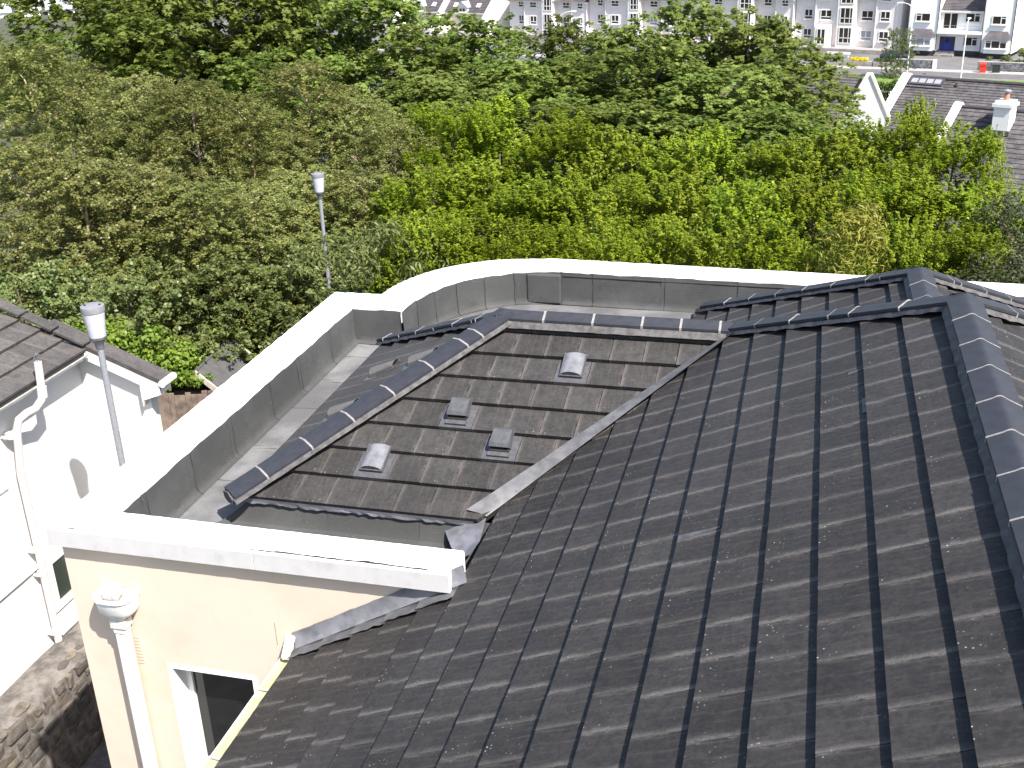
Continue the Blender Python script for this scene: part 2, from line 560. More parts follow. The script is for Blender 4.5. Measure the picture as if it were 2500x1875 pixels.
# planes -----------------------------------------------------------
AA, BB = 0.87214, 0.48926
P1 = Slope((-3.4904, 0, 5.2756), (0, 1, 0), (AA, 0, BB))
RU = -3.4904 + 15.42 * G * AA; RZ = 5.2756 + 15.42 * G * BB
al = math.radians(24.0)
SF = Slope((0, 8.55, 5.78), (1, 0, 0), (0, math.cos(al), math.sin(al)))
SRV, SRZ = 10.98, 5.78 + (10.98 - 8.55) * math.tan(al)
pl = math.atan2(SRZ - 5.78, 2.12)
SL = Slope((-5.19, 0, 5.78), (0, 1, 0), (math.cos(pl), 0, math.sin(pl)))
SB_ang = math.atan2(SRZ - 5.78, 12.72 - SRV)
SBK = Slope((0, 12.72, 5.78), (1, 0, 0), (0, -math.cos(SB_ang), math.sin(SB_ang)))
WZ = 7.07
WL = Slope((RU, 0, WZ), (0, 1, 0), (AA, 0, BB))
WR = Slope((RU, 0, WZ), (0, 1, 0), (-AA, 0, BB))
P1R = Slope((RU, 0, RZ), (0, 1, 0), (-AA, 0, BB))
PF = Slope((RU, 9.1, RZ), (1, 0, 0), (0, -AA, BB))
WF = Slope((RU, 12.61, WZ), (1, 0, 0), (0, -AA, BB))

def slope_part(name, sl, region, mat='under', drop=0.062, label=None):
    m = MB()
    n = len(region)
    m.prism([sl.pt(a, s, -drop) for a, s in region], sl.N * -0.05)
    o = m.ob(name, mat, B)
    if label: o['label'] = label
    return o
s_r = 15.42 * G
RA = [(-1.2, 3 * G), (8.85, 3 * G), (10.88, 9.3 * G), (9.1, s_r), (-1.2, s_r)]
RB = [(-1.2, -2.12 * G), (7.37, -2.12 * G), (7.37, 3 * G + 0.06), (-1.2, 3 * G + 0.06)]
main_slope = slope_part('roof_slope', P1, RA, label='large dark tiled slope filling the right foreground')
slope_part('roof_slope', P1, [(-1.2, -2.12 * G), (7.37, -2.12 * G), (7.37, 3 * G), (-1.2, 3 * G)])
RS = [(-5.17, 0), (-2.72, 0), (-0.72, 2.38), (-0.63, 2.64), (-3.07, 2.66)]
front_slope = slope_part('roof_slope', SF, RS, label='low tiled slope with four roof vents beside the lead valley')
RSL = [(8.55, 0), (12.72, 0), (10.98, 2.12 / math.cos(pl))]
left_slope = slope_part('roof_slope', SL, RSL, label='narrow tiled slope facing the left gutter')
RSB = [(-5.19, 0), (-0.3, 0), (-0.62, (12.72 - SRV) / math.cos(SB_ang)), (-3.07, (12.72 - SRV) / math.cos(SB_ang))]
back_slope = slope_part('roof_slope', SBK, RSB)
wl_len = 3.05 / AA
RWL = [(9.8, 0), (12.61, 0), (15.3, -2.7 / AA), (9.8, -2.7 / AA)]
wing_slope = slope_part('roof_slope', WL, RWL, label='tiled slope of the lower wing behind the main hip')
RWR = [(9.8, 0), (9.8, -2.7 / AA), (15.3, -2.7 / AA), (12.61, 0)]
wing_right = slope_part('roof_slope', WR, RWR)
RPR = [(-1.2, 0), (-1.2, -12 * G), (9.1 + 12 * G * AA, -12 * G), (9.1, 0)]
right_slope = slope_part('roof_slope', P1R, RPR)
LF = 2.2 / AA
far_slope = slope_part('roof_slope', PF, [(0, 0), (-2.2, -LF), (2.2, -LF)])
wing_far = slope_part('roof_slope', WF, [(0, 0), (-2.65, -2.65 / AA), (2.65, -2.65 / AA)])

lay(P1, RA, 0.11, 0.28, 3, 16, main_slope, 'tile', key='a', rank=True)
lay(P1, [(-1.2, -2.2 * G), (7.37, -2.2 * G), (7.37, 3 * G + 0.06), (-1.2, 3 * G + 0.06)], 0.11, 0.28, -2, 3, main_slope, 'tile', key='a')
def kof(u, ph): return round((u - ph) / TW)
SK = {(5, kof(-2.35, 0.045)), (3, kof(-3.40, 0.045)), (2, kof(-2.86, 0.222)), (1, kof(-4.071, 0.045))}
lay(SF, RS, 0.222, 0.045, 0, 8, front_slope, 'tile_brown', skip=SK, key='b')
lay(SL, RSL, 0.1, 0.27, 0, 8, left_slope, 'tile_brown', key='c')
lay(SBK, RSB, 0.1, 0.27, 0, 7, back_slope, 'tile', key='d', rank=False)
lay(WL, RWL, 0.06, 0.23, -9, 1, wing_slope, 'tile', key='e')
lay(WR, RWR, 0.06, 0.23, -9, 1, wing_right, 'tile', key='f', rank=False)
lay(P1R, RPR, 0.11, 0.28, -12, 1, right_slope, 'tile', key='g', rank=False)
lay(PF, [(0, 0), (-2.2, -LF), (2.2, -LF)], 0.1, 0.27, -8, 1, far_slope, 'tile', key='h', rank=False)
lay(WF, [(0, 0), (-2.65, -2.65 / AA), (2.65, -2.65 / AA)], 0.1, 0.27, -9, 1, wing_far, 'tile', key='i', rank=False)
SPECS.sort(key=lambda t: -t[0])
full_me = {k: None for k in ('tile', 'tile_brown')}
nobj = 0
rest = {}
for ar, sl, key, parent, mat, m4, poly in SPECS:
    if ar > 0 and nobj < 298:
        nobj += 1
        if poly is None:
            if full_me[mat] is None: full_me[mat] = fm.mesh('roof_tile', mat)
            me = full_me[mat]
        else:
            t = MB(); g = tile_geo(poly); t.add(g[0], g[1], 0, g[2]); me = t.mesh('roof_tile', mat)
        link('roof_tile', me, parent, m4)
    else:
        r = rest.setdefault((key, mat), (MB(), parent))[0]
        g = tile_geo(poly if poly else FULL)
        r.add([m4 @ Vector(v) for v in g[0]], g[1], 0, g[2])
for (key, mat), (mb, parent) in rest.items():
    mb.ob('roof_tiles', mat, parent, kind='stuff')
print('tiles', len(SPECS), 'in view', sum(1 for s in SPECS if s[0] > 0), 'objects', nobj)

# ridge and hip caps ---------------------------------------------------
def cap_mesh(L, w, drop, mat='cap', th=0.017, fl=0.024, y0=0.0):
    dz = w * math.tan(drop)
    outer = [(-w, -dz - fl), (-w, -dz), (-0.045, -0.045 * math.tan(drop) - 0.002), (-0.018, -0.007), (0, -0.003), (0.018, -0.007), (0.045, -0.045 * math.tan(drop) - 0.002), (w, -dz), (w, -dz - fl)]
    inner = [(y * (1 - th / w), z - th * 1.1 if abs(y) < w else z) for y, z in outer]
    sec = outer + inner[::-1]
    n = len(sec); k = len(outer)
    v = [(0, y, z) for y, z in sec] + [(L, y, z) for y, z in sec]
    f = []
    for i in range(n):
        f.append((i, (i + 1) % n, n + (i + 1) % n, n + i))
    for i in range(k - 1):
        a, b2, c, d = i, i + 1, n - 2 - i, n - 1 - i
        f.append((a, d, c, b2)); f.append((n + a, n + b2, n + c, n + d))
    m = MB(); m.add(v, f)
    return m.mesh('ridge_tile', mat, smooth=True)
def cap_run(p0, p1, w, drop, lens, up=None, bed=None, bedw=0.13, bedh=0.05, jw=0.012, jmat='mortar'):
    """caps from p0 towards p1; lens = list of cap lengths (repeated last)"""
    p0 = Vector(p0); p1 = Vector(p1)
    d = (p1 - p0); T = d.length; d.normalize()
    upn = Vector((0, 0, 1)) if up is None else Vector(up)
    upn = (upn - d * upn.dot(d)).normalized()
    side = upn.cross(d)
    pos = 0.0; i = 0
    jm = cap_mesh(jw, w * 1.03, drop, jmat, 0.02, 0.036)
    cache = {}
    while pos < T - 0.02:
        L = lens[i] if i < len(lens) else lens[-1]
        L = min(L, T - pos)
        key = round(L, 3)
        if key not in cache: cache[key] = cap_mesh(L - jw, w, drop)
        jit = Matrix.Rotation(random.gauss(0, 0.004), 4, 'Z') @ Matrix.Rotation(random.gauss(0, 0.006), 4, 'Y')
        link('ridge_tile', cache[key], B, frame(p0 + d * pos + upn * random.uniform(-0.003, 0.003), d, side, upn) @ jit)
        if pos + L < T - 0.03 and jw > 0:
            link('mortar_joint', jm, B, frame(p0 + d * (pos + L - jw) + upn * 0.002, d, side, upn))
        pos += L; i += 1
    if bed:
        m = MB()
        n = max(4, int(T / 0.08)); dz = w * math.tan(drop)
        v = []; f = []
        for j in range(n + 1):
            c = p0 + d * (T * j / n)
            for y, z in ((-bedw, -dz - bedh - 0.02), (-w * 0.93, -dz - 0.028), (0, -0.03), (w * 0.93, -dz - 0.028), (bedw, -dz - bedh - 0.02)):
                q = 0.008 * wob(3.1 * y * 40, j * 0.9) if abs(y) == bedw else 0.0
                v.append(c + side * (y * (1 + q * 6)) + upn * (z + q))
        for j in range(n):
            for k in range(4):
                f.append((j * 5 + k, j * 5 + k + 1, (j + 1) * 5 + k + 1, (j + 1) * 5 + k))
        m.add(v, f); m.ob('mortar_bed', bed, B)
CZ = 0.072
dr = math.radians(26)
cap_run((RU, 9.02, RZ + CZ), (RU, -1.2, RZ + CZ), 0.135, dr, [0.46, 0.53, 0.5, 0.52, 0.5], bed='darkbed', bedw=0.17, bedh=0.06)
hipdrop = math.radians(19)
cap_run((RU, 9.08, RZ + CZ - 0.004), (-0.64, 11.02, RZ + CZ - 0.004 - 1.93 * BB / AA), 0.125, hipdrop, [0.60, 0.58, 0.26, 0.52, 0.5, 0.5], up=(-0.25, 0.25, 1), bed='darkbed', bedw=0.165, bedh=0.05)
cap_run((RU, 9.08, RZ + CZ - 0.004), (3.4, 11.2, RZ + CZ - 0.004 - 2.12 * BB / AA), 0.125, hipdrop, [0.60, 0.2, 0.5], up=(0.25, 0.25, 1), bed='bed', bedw=0.165)
cap_run((RU, 12.55, WZ + CZ), (RU, 10.4, WZ + CZ), 0.135, dr, [0.45, 0.5, 0.5], bed='darkbed', bedw=0.17)
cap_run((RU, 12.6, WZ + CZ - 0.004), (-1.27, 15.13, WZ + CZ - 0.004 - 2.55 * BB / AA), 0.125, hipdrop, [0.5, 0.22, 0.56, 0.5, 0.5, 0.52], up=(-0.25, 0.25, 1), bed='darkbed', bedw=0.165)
cap_run((RU, 12.6, WZ + CZ - 0.004), (3.85, 15.13, WZ + CZ - 0.004 - 2.55 * BB / AA), 0.125, hipdrop, [0.5, 0.14, 0.5], up=(0.25, 0.25, 1), bed='bed', bedw=0.165)
# low roof: ridge, front hip, back hip
sd = math.radians(24)
cap_run((-3.06, SRV, SRZ + 0.10), (-0.60, SRV, SRZ + 0.10), 0.13, sd, [0.47, 0.53, 0.52, 0.40, 0.40, 0.4], bed='bed', bedw=0.185, bedh=0.07, jw=0.024)
cap_run((-3.04, 11.0, SRZ + 0.098), (-5.22, 8.47, 5.78 + 0.075), 0.145, math.radians(12), [0.46, 0.20, 0.46, 0.50, 0.50, 0.5, 0.52], up=(-0.22, -0.2, 1), bed='bed', bedw=0.185, bedh=0.04, jw=0.02)
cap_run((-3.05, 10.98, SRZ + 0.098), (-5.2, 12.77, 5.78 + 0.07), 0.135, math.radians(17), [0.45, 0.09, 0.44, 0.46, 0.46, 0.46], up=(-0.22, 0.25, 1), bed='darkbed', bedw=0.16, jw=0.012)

# lead valley between the low roof and the main slope
m = MB()
n = 14
va = Vector((-2.72, 8.62, 5.80)); vb = Vector((-0.66, 10.80, 6.90))
for kx, off in ((0, 0),):
    v = []; f = []
    for j in range(n + 1):
        t = j / n
        c = va.lerp(vb, t)
        wS = 0.115 + 0.006 * wob(1.3, j); wP = 0.075 + 0.005 * wob(4.3, j)
        left = c - Vector((1, 0, 0)) * wS
        left.z = 5.78 + (left.y - 8.55) * math.tan(al) + 0.020
        right = c + Vector((1, 0, 0)) * wP
        right.z = P1.O.z + (right.x - P1.O.x) * BB / AA + 0.030
        c.z = 0.5 * (left.z + right.z) + 0.004
        v += [left, c, right]
    for j in range(n):
        f += [(j * 3, j * 3 + 1, j * 3 + 4, j * 3 + 3), (j * 3 + 1, j * 3 + 2, j * 3 + 5, j * 3 + 4)]
    m.add(v, f)
m.ob('lead_valley', 'leadlite', B, smooth=True)
# dressed lead outlet at the valley foot
m = MB()
m.add([(-3.06, 8.60, 5.60), (-2.92, 8.36, 5.57), (-2.78, 8.16, 5.58), (-2.72, 8.40, 5.66), (-2.80, 8.52, 5.69),
       (-2.90, 8.66, 5.72), (-2.66, 8.66, 5.755), (-2.62, 8.30, 5.715), (-2.66, 8.12, 5.68)],
      [(0, 1, 4, 5), (1, 2, 3, 4), (4, 3, 7, 6), (5, 4, 6), (3, 2, 8, 7)])
m.ob('lead_apron', 'lead', B, smooth=True)
# lead patches slipped between tiles of the main slope
MT['leadpatch'] = plain('dull_lead_patch', (0.075, 0.075, 0.083), 0.5, 0.4, 12)
def lead_patch(a0, s0, wa, hs, skew=0.0):
    """thin lead sheet lying on the tile surface between slope distances s0 and s0+hs (in courses)"""
    def c(a, q): return P1.pt(a, q * G, -TH * (q % 1.0) + 0.003)
    m = MB()
    m.prism([c(a0, s0), c(a0 + wa, s0), c(a0 + wa, s0 + hs), c(a0 + skew, s0 + hs)], P1.N * 0.002)
    m.ob('lead_patch', 'leadpatch', B)
lead_patch(6.80, 9.02, 0.07, 0.86, 0.05)
lead_patch(7.80, 12.88, 0.26, 0.10)
lead_patch(8.58, 12.62, 0.06, 0.34, 0.05)
lead_patch(7.05, 14.86, 0.24, 0.12)

# roof vents -------------------------------------------------------------
def vent(sl, a0, i, kind, parent, label):
    m = MB()
    # carrier tile
    g = tile_geo(FULL); m.add(g[0], g[1], 0, g[2])
    x0, x1 = 0.068, 0.278; y0, y1 = 0.085, 0.40
    if kind == 'round' or kind == 'brown':
        n = 8
        ring = []
        for yy, hh in ((y0 - 0.03, 0.062), (y0, 0.075), (y1, 0.045)):
            r = [(x0, yy, 0.02 if yy < 0.3 else 0.0)]
            for k in range(n + 1):
                t = k / n
                r.append((x0 + (x1 - x0) * t, yy, (0.03 if yy < 0.3 else 0.008) + hh * 0.55 * math.sin(math.pi * t) ** 0.6))
            r.append((x1, yy, 0.02 if yy < 0.3 else 0.0))
            ring.append(r)
        ring = ring[1:]
        nn = len(ring[0])
        v = [q for r in ring for q in r]
        f = [(k, k + 1, nn + k + 1, nn + k) for k in range(nn - 1)]
        m.add(v, f, 1)
        m.add(ring[0], [tuple(range(nn))], 0)
        m.box(x0 - 0.004, x1 + 0.004, y0 - 0.012, y0 + 0.015, 0.004, 0.022, 0)
        m.box(x0 - 0.012, x0 + 0.002, y0 - 0.01, y1, -0.02, 0.018, 0)
        m.box(x1 - 0.002, x1 + 0.012, y0 - 0.01, y1, -0.02, 0.018, 0)
    else:
        v = [(x0 + 0.005, y0 + 0.02, 0.07), (x1 - 0.005, y0 + 0.02, 0.07), (x1 - 0.008, y0 + 0.05, 0.098), (x0 + 0.008, y0 + 0.05, 0.098),
             (x1 - 0.012, y1 - 0.08, 0.085), (x0 + 0.012, y1 - 0.08, 0.085), (x1 - 0.012, y1 + 0.01, 0.0), (x0 + 0.012, y1 + 0.01, 0.0),
             (x0, y0 + 0.07, -0.01), (x1, y0 + 0.07, -0.01)]
        m.add(v, [(0, 1, 2, 3), (3, 2, 4, 5), (5, 4, 6, 7), (0, 3, 5, 7, 8), (1, 9, 6, 4, 2), (0, 8, 9, 1)], 1)
        m.box(x0 - 0.002, x1 + 0.002, y0 - 0.05, y0 + 0.0, 0.0, 0.02, 0)
        m.box(x0 + 0.01, x1 - 0.01, y0 + 0.0, y0 + 0.06, 0.0, 0.03, 2)
    mats = {'round': ['ventdark', 'ventlite', 'black'], 'brown': ['ventdark', 'ventbrown', 'black'], 'flat': ['ventdark', 'ventdark', 'black']}[kind]
    me = m.mesh('roof_vent', mats, smooth=True)
    o = link('roof_vent', me, parent, frame(sl.pt(a0, i * G, 0.001), sl.A, sl.S, sl.N))
    o['label'] = label
vent(SF, -2.356, 5, 'round', front_slope, 'round-topped silvery roof vent nearest the ridge')
vent(SF, -3.385, 3, 'flat', front_slope, 'flat-topped dark roof vent beside the front hip')
vent(SF, -2.865, 2, 'flat', front_slope, 'flat-topped dark roof vent nearest the lead valley')
vent(SF, -4.071, 1, 'round', front_slope, 'round-topped silvery roof vent near the eave')
vent(SL, 9.86, 1.15, 'brown', left_slope, 'vent hood showing behind the lower part of the hip')
vent(SL, 10.93, 1.35, 'brown', left_slope, 'vent hood in the middle of the left slope')
vent(SL, 10.62, 3.25, 'brown', left_slope, 'vent hood showing behind the upper part of the hip')
# ------------------------------------------------------------------ flat roof, upstands and coping
ZF = 5.43; ZC = 5.95
# eave of the low roof: fascia, torn felt edge and skirt
m = MB(); m.box(-5.05, -2.75, 8.66, 8.72, 5.46, 5.70); m.ob('fascia', 'felt', B)
m = MB(); m.box(-5.06, -5.0, 8.66, 12.6, 5.44, 5.72); m.ob('fascia', 'felt', B)
m = MB()
v = []; f = []
n = 60
for j in range(n + 1):
    u = -5.12 + (2.36) * j / n
    d = 0.018 + 0.02 * abs(wob(2.2, u * 6)) + 0.022 * max(0, wob(7.7, u * 3.1))
    v += [(u, 8.565, 5.742), (u, 8.572, 5.742 - 0.03), (u, 8.575 + 0.01 * wob(1, u * 9), 5.712 - d)]
for j in range(n):
    f += [(j * 3, j * 3 + 1, j * 3 + 4, j * 3 + 3), (j * 3 + 1, j * 3 + 2, j * 3 + 5, j * 3 + 4)]
m.add(v, f); m.ob('torn_underfelt', 'lead', B)
# front skirt, three sheets with a flared left corner
def skirt(u0, u1, off, flare=0.0):
    m = MB()
    nu = 8
    prof = [(8.63, 5.70), (8.60, 5.62), (8.585, 5.54), (8.55, 5.475), (8.46, 5.445), (8.2, 5.437)]
    v = []; f = []
    for i in range(nu + 1):
        for k, (y, z) in enumerate(prof):
            u = u0 + (u1 - u0) * i / nu
            if flare: u -= flare * (1 - i / nu) * (k / 4.0) * 0.9
            v.append((u, y - off, z + off + 0.004 * wob(u0 * 7 + k, u * 3)))
    q = len(prof)
    for i in range(nu):
        for k in range(q - 1):
            f.append((i * q + k, (i + 1) * q + k, (i + 1) * q + k + 1, i * q + k + 1))
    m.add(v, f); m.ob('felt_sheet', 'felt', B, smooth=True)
skirt(-5.06, -4.22, 0.004, 0.42)
skirt(-4.24, -3.28, 0.008)
skirt(-3.30, -2.60, 0.012)

# floor
m = MB()
m.add([(-6.1, 7.6, ZF), (6.5, 7.6, ZF), (6.5, 15.7, ZF), (-6.1, 15.7, ZF)], [(0, 1, 2, 3)])
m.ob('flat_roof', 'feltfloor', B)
# floor sheets laid with laps (left channel and back channel)
ib = [7.8, 8.5, 9.35, 10.19, 11.22, 12.1, 12.9, 13.5]
for i in range(len(ib) - 1):
    m = MB(); z = ZF + 0.004 + 0.003 * (i % 2)
    v = []; f = []
    nn = 8
    for j in range(nn + 1):
        for t in (0, 1):
            y = ib[i] - 0.03 + (ib[i + 1] - ib[i] + 0.06) * t
            u = -5.86 + (0.78) * j / nn
            v.append((u, y + 0.012 * wob(i, u * 5) + 0.04 * (u + 5.5), z + 0.003 * wob(i * 3, u * 4, y)))
    f = [(2 * j, 2 * j + 2, 2 * j + 3, 2 * j + 1) for j in range(nn)]
    m.add(v, f); m.ob('felt_sheet', 'feltfloor', B)
    sm = MB(); e_ = [Vector(v[2 * j + 1]) for j in range(nn + 1)]
    sm.add([p for j, q_ in enumerate(e_) for p in (q_ + Vector((0, -0.004, 0.004)), q_ + Vector((0, 0.003 + 0.003 * wob(i, j), 0.004)))], [(2 * j, 2 * j + 2, 2 * j + 3, 2 * j + 1) for j in range(nn)])
    sm.ob('lap_seam', 'under', B)
ic = [-5.2, -4.2, -3.15, -2.05, -0.95, 0.1, 1.2]
for i in range(len(ic) - 1):
    m = MB(); z = ZF + 0.0045 + 0.003 * (i % 2)
    m.add([(ic[i] - 0.03, 12.6, z), (ic[i + 1] + 0.03, 12.6, z), (ic[i + 1] + 0.03, 15.4, z + 0.001), (ic[i] - 0.03, 15.4, z + 0.001)], [(0, 1, 2, 3)])
    m.ob('felt_sheet', 'feltfloor', B)

# polylines (inner and outer edge of the coping)
def smooth_curve(pts, n):
    P = [Vector((*p, 0)) for p in pts]
    P = [P[0] * 2 - P[1]] + P + [P[-1] * 2 - P[-2]]
    out = []
    for i in range(1, len(P) - 2):
        for k in range(n):
            t = k / n
            a, b2, c, d = P[i - 1], P[i], P[i + 1], P[i + 2]
            out.append(0.5 * ((2 * b2) + (c - a) * t + (2 * a - 5 * b2 + 4 * c - d) * t * t + (3 * b2 - a - 3 * c + d) * t ** 3))
    out.append(P[-2])
    return [(p.x, p.y) for p in out]
IC = smooth_curve([(-5.22, 13.5), (-5.19, 13.85), (-5.085, 14.25), (-4.90, 14.68), (-4.61, 15.04), (-4.20, 15.34), (-3.90, 15.455), (-3.42, 15.53)], 4)
OC = smooth_curve([(-5.72, 14.06), (-5.675, 14.42), (-5.58, 14.74), (-5.42, 15.09), (-5.12, 15.48), (-4.68, 15.81), (-4.30, 15.965), (-3.66, 16.09)], 4)
def coping(inner, outer, name='coping', seed=0, sub=1, zt=ZC, capends=True, mat='coping'):
    """matched polylines -> coping stone with rough edges"""
    ii = []; oo = []
    for k in range(len(inner) - 1):
        for j in range(sub):
            t = j / sub
            ii.append((inner[k][0] * (1 - t) + inner[k + 1][0] * t, inner[k][1] * (1 - t) + inner[k + 1][1] * t))
            oo.append((outer[k][0] * (1 - t) + outer[k + 1][0] * t, outer[k][1] * (1 - t) + outer[k + 1][1] * t))
    ii.append(inner[-1]); oo.append(outer[-1])
    m = MB(); v = []; f = []
    for k, (p, q) in enumerate(zip(ii, oo)):
        w = 0.005 * wob(seed, k * 0.7); w2 = 0.004 * wob(seed + 5, k * 0.9)
        e = 0.0 if 0 < k < len(ii) - 1 else 0.0
        P = Vector((*p, 0)); Q = Vector((*q, 0)); d = (Q - P).normalized()
        P = P + d * w; Q = Q + d * w2
        sec = [(P, 5.745), (P, zt - 0.03 + w), (P + d * 0.02, zt - 0.008 + w), (P.lerp(Q, 0.5), zt + 0.003 * wob(seed, k * 0.5)), (Q - d * 0.018, zt - 0.003 + w2), (Q, zt - 0.018 + w2), (Q + d * 0.004, 5.765 + w2), (Q - d * 0.02, 5.752)]
        v += [Vector((a.x, a.y, z)) for a, z in sec]
    q = 8
    fo = []
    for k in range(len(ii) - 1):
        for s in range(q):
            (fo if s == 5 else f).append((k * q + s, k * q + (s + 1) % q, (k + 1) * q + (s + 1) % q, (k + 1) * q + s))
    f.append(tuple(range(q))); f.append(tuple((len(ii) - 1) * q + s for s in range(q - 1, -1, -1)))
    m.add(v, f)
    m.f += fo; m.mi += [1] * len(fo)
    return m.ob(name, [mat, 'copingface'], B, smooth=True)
MT['copingfront'] = MT['coping']
g = 0.004
# near run, split at the butt joint
coping([(-5.937, 7.775), (-4.383 - g, 7.775)], [(-6.43, 7.368), (-4.383 - g, 7.372)], seed=1, sub=26)
coping([(-4.383 + g, 7.775), (-2.60, 7.775)], [(-4.383 + g, 7.372), (-2.615, 7.376)], seed=2, sub=28)
# left run
LS = [7.775, 10.2, 12.4, 13.49]
LO = [7.368, 10.3, 12.6, 14.045]
for i in range(3):
    coping([(-5.937, LS[i] + g), (-5.937, LS[i + 1] - g)], [(-6.425, LO[i] + g), (-6.425, LO[i + 1] - g)], seed=3 + i, sub=22)
# jog
coping([(-5.937 + g, 13.49), (-5.225, 13.50)], [(-6.42 + g, 14.045), (-5.725, 14.06)], seed=8, sub=10)
# curve
nseg = len(IC)
cuts = [0, 8, 15, nseg - 1]
for i in range(3):
    coping(IC[cuts[i]:cuts[i + 1] + 1], OC[cuts[i]:cuts[i + 1] + 1], seed=11 + i, sub=2)
# back run
bk = [(-3.42, -3.66), (-0.93, -0.95), (2.0, 2.0), (6.6, 6.6)]
for i in range(3):
    a, b2 = bk[i], bk[i + 1]
    yi = lambda u: 15.53 - 0.02 * (u + 3.4)
    yo = lambda u: 16.09 - 0.032 * (u + 3.6)
    coping([(a[0] + g, yi(a[0])), (b2[0] - g, yi(b2[0]))], [(a[1] + g, yo(a[1])), (b2[1] - g, yo(b2[1]))], seed=15 + i, sub=24)
# peeled strip along the near coping edge
m = MB()
for u0, u1, s in ((-4.45, -3.55, 0.026), (-3.75, -3.05, 0.034), (-3.2, -2.75, 0.022), (-5.9, -4.4, 0.007), (-6.35, -5.95, 0.012)):
    nn = int((u1 - u0) / 0.04)
    v = []; f = []
    for j in range(nn + 1):
        u = u0 + (u1 - u0) * j / nn
        w = s * (0.35 + 0.65 * abs(wob(u0, u * 5))) * math.sin(math.pi * (0.04 + 0.92 * j / nn)) ** 0.5
        y = 7.392 + 0.004 * wob(u0 * 2, u * 3) + 0.01 * (u + 4.4) * 0.2
        v += [(u, y, ZC + 0.004), (u, y + w + 0.001, ZC + 0.0045)]
    f = [(2 * j, 2 * j + 2, 2 * j + 3, 2 * j + 1) for j in range(nn)]
    m.add(v, f)
m.ob('peeled_felt_edge', 'under', B)

# felt upstand sheets ---------------------------------------------------------
def upstand(path, seed, off=0.0, sub=1, mat='felt', zbot=ZF, toe=0.13):
    """path: list of (x, y, inward normal x, y)"""
    prof = [(0.010, ZC - 0.035), (0.016, ZC - 0.09), (0.02, zbot + 0.30), (0.025, zbot + 0.10), (0.036, zbot + 0.045), (0.055, zbot + 0.022), (0.075, zbot + 0.013), (0.095, zbot + 0.0098)]
    v = []; f = []; q = len(prof)
    for i, (x, y, nx_, ny_) in enumerate(path):
        for k, (d, z) in enumerate(prof):
            w = off + 0.006 * wob(seed + k * 1.7, (x + y) * 2.2) * (1 if 0 < k < 5 else 0.3)
            v.append((x + nx_ * (d + w), y + ny_ * (d + w), z + off * 0.7 + (0.012 * wob(seed * 3, (x + y) * 3.1) if k == 0 else 0)))
    for i in range(len(path) - 1):
        for k in range(q - 1):
            f.append((i * q + k, (i + 1) * q + k, (i + 1) * q + k + 1, i * q + k + 1))
    m = MB(); m.add(v, f)
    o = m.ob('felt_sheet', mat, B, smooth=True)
    # dark bitumen line at the lap
    sm = MB(); sv2 = []
    x, y, nx_, ny_ = path[-1]
    x0_, y0_ = path[-2][0], path[-2][1]
    tx, ty = x - x0_, y - y0_; tl = math.hypot(tx, ty); tx /= tl; ty /= tl
    for k, (d, z) in enumerate(prof):
        e_ = 0.007 + 0.004 * wob(seed * 1.3, k * 1.9)
        dd_ = d + off + 0.008
        jx = 0.012 * wob(seed, k * 1.2)
        sv2 += [(x + nx_ * dd_ + tx * (jx - e_), y + ny_ * dd_ + ty * (jx - e_), z + off * 0.7 + 0.004), (x + nx_ * dd_ + tx * jx, y + ny_ * dd_ + ty * jx, z + off * 0.7 + 0.004)]
    sm.add(sv2, [(2 * k, 2 * k + 1, 2 * k + 3, 2 * k + 2) for k in range(q - 1)])
    sm.ob('lap_seam', 'under', B)
    return o
sv = [7.76, 8.15, 9.0, 9.88, 10.83, 11.66, 12.6, 13.52]
for i in range(7):
    a, b2 = sv[i] - 0.04, sv[i + 1] + 0.04
    upstand([(-5.937, a + (b2 - a) * j / 10, 1, 0) for j in range(11)], i + 1, 0.004 * (i % 2))
upstand([(-5.95 + 0.73 * j / 8, 13.49, 0, -1) for j in range(9)], 21, 0.003)
# curved upstand, inward normal toward the roof
pn = []
for i, p in enumerate(IC):
    a = IC[max(0, i - 1)]; b2 = IC[min(nseg - 1, i + 1)]
    t = Vector((b2[0] - a[0], b2[1] - a[1])).normalized()
    pn.append((p[0], p[1], t.y, -t.x))
cs = [0, 5, 9, 13, 17, 21, nseg - 1]
for i in range(6):
    upstand(pn[cs[i]:cs[i + 1] + 1], 30 + i, 0.004 * (i % 2))
bs = [-3.96, -3.42, -2.97, -1.91, -0.87, 0.2, 1.3, 2.4, 4.4, 6.4]
for i in range(1, 9):
    a, b2 = bs[i] - 0.03, bs[i + 1] + 0.03
    upstand([(a + (b2 - a) * j / 10, 15.53 - 0.02 * (a + (b2 - a) * j / 10 + 3.4), 0, -1) for j in range(11)], 40 + i, 0.004 * (i % 2))
# overflow box hanging on the back upstand
m = MB()
m.box(-3.93, -3.42, 15.40, 15.50, 5.455, 5.90)
o = m.ob('felt_patch', 'felt', B)
o['label'] = 'darker square felt patch over the outlet'
bv = o.modifiers.new('bevel', 'BEVEL'); bv.width = 0.02; bv.segments = 2
# upper turn of the felt on the back run (thin shadow ledge)
m = MB(); m.prism([(-3.4, 15.50, 5.86), (6.5, 15.31, 5.86), (6.5, 15.47, 5.86), (-3.4, 15.66, 5.86)], (0, 0, 0.012)); m.ob('felt_ledge', 'felt', B)

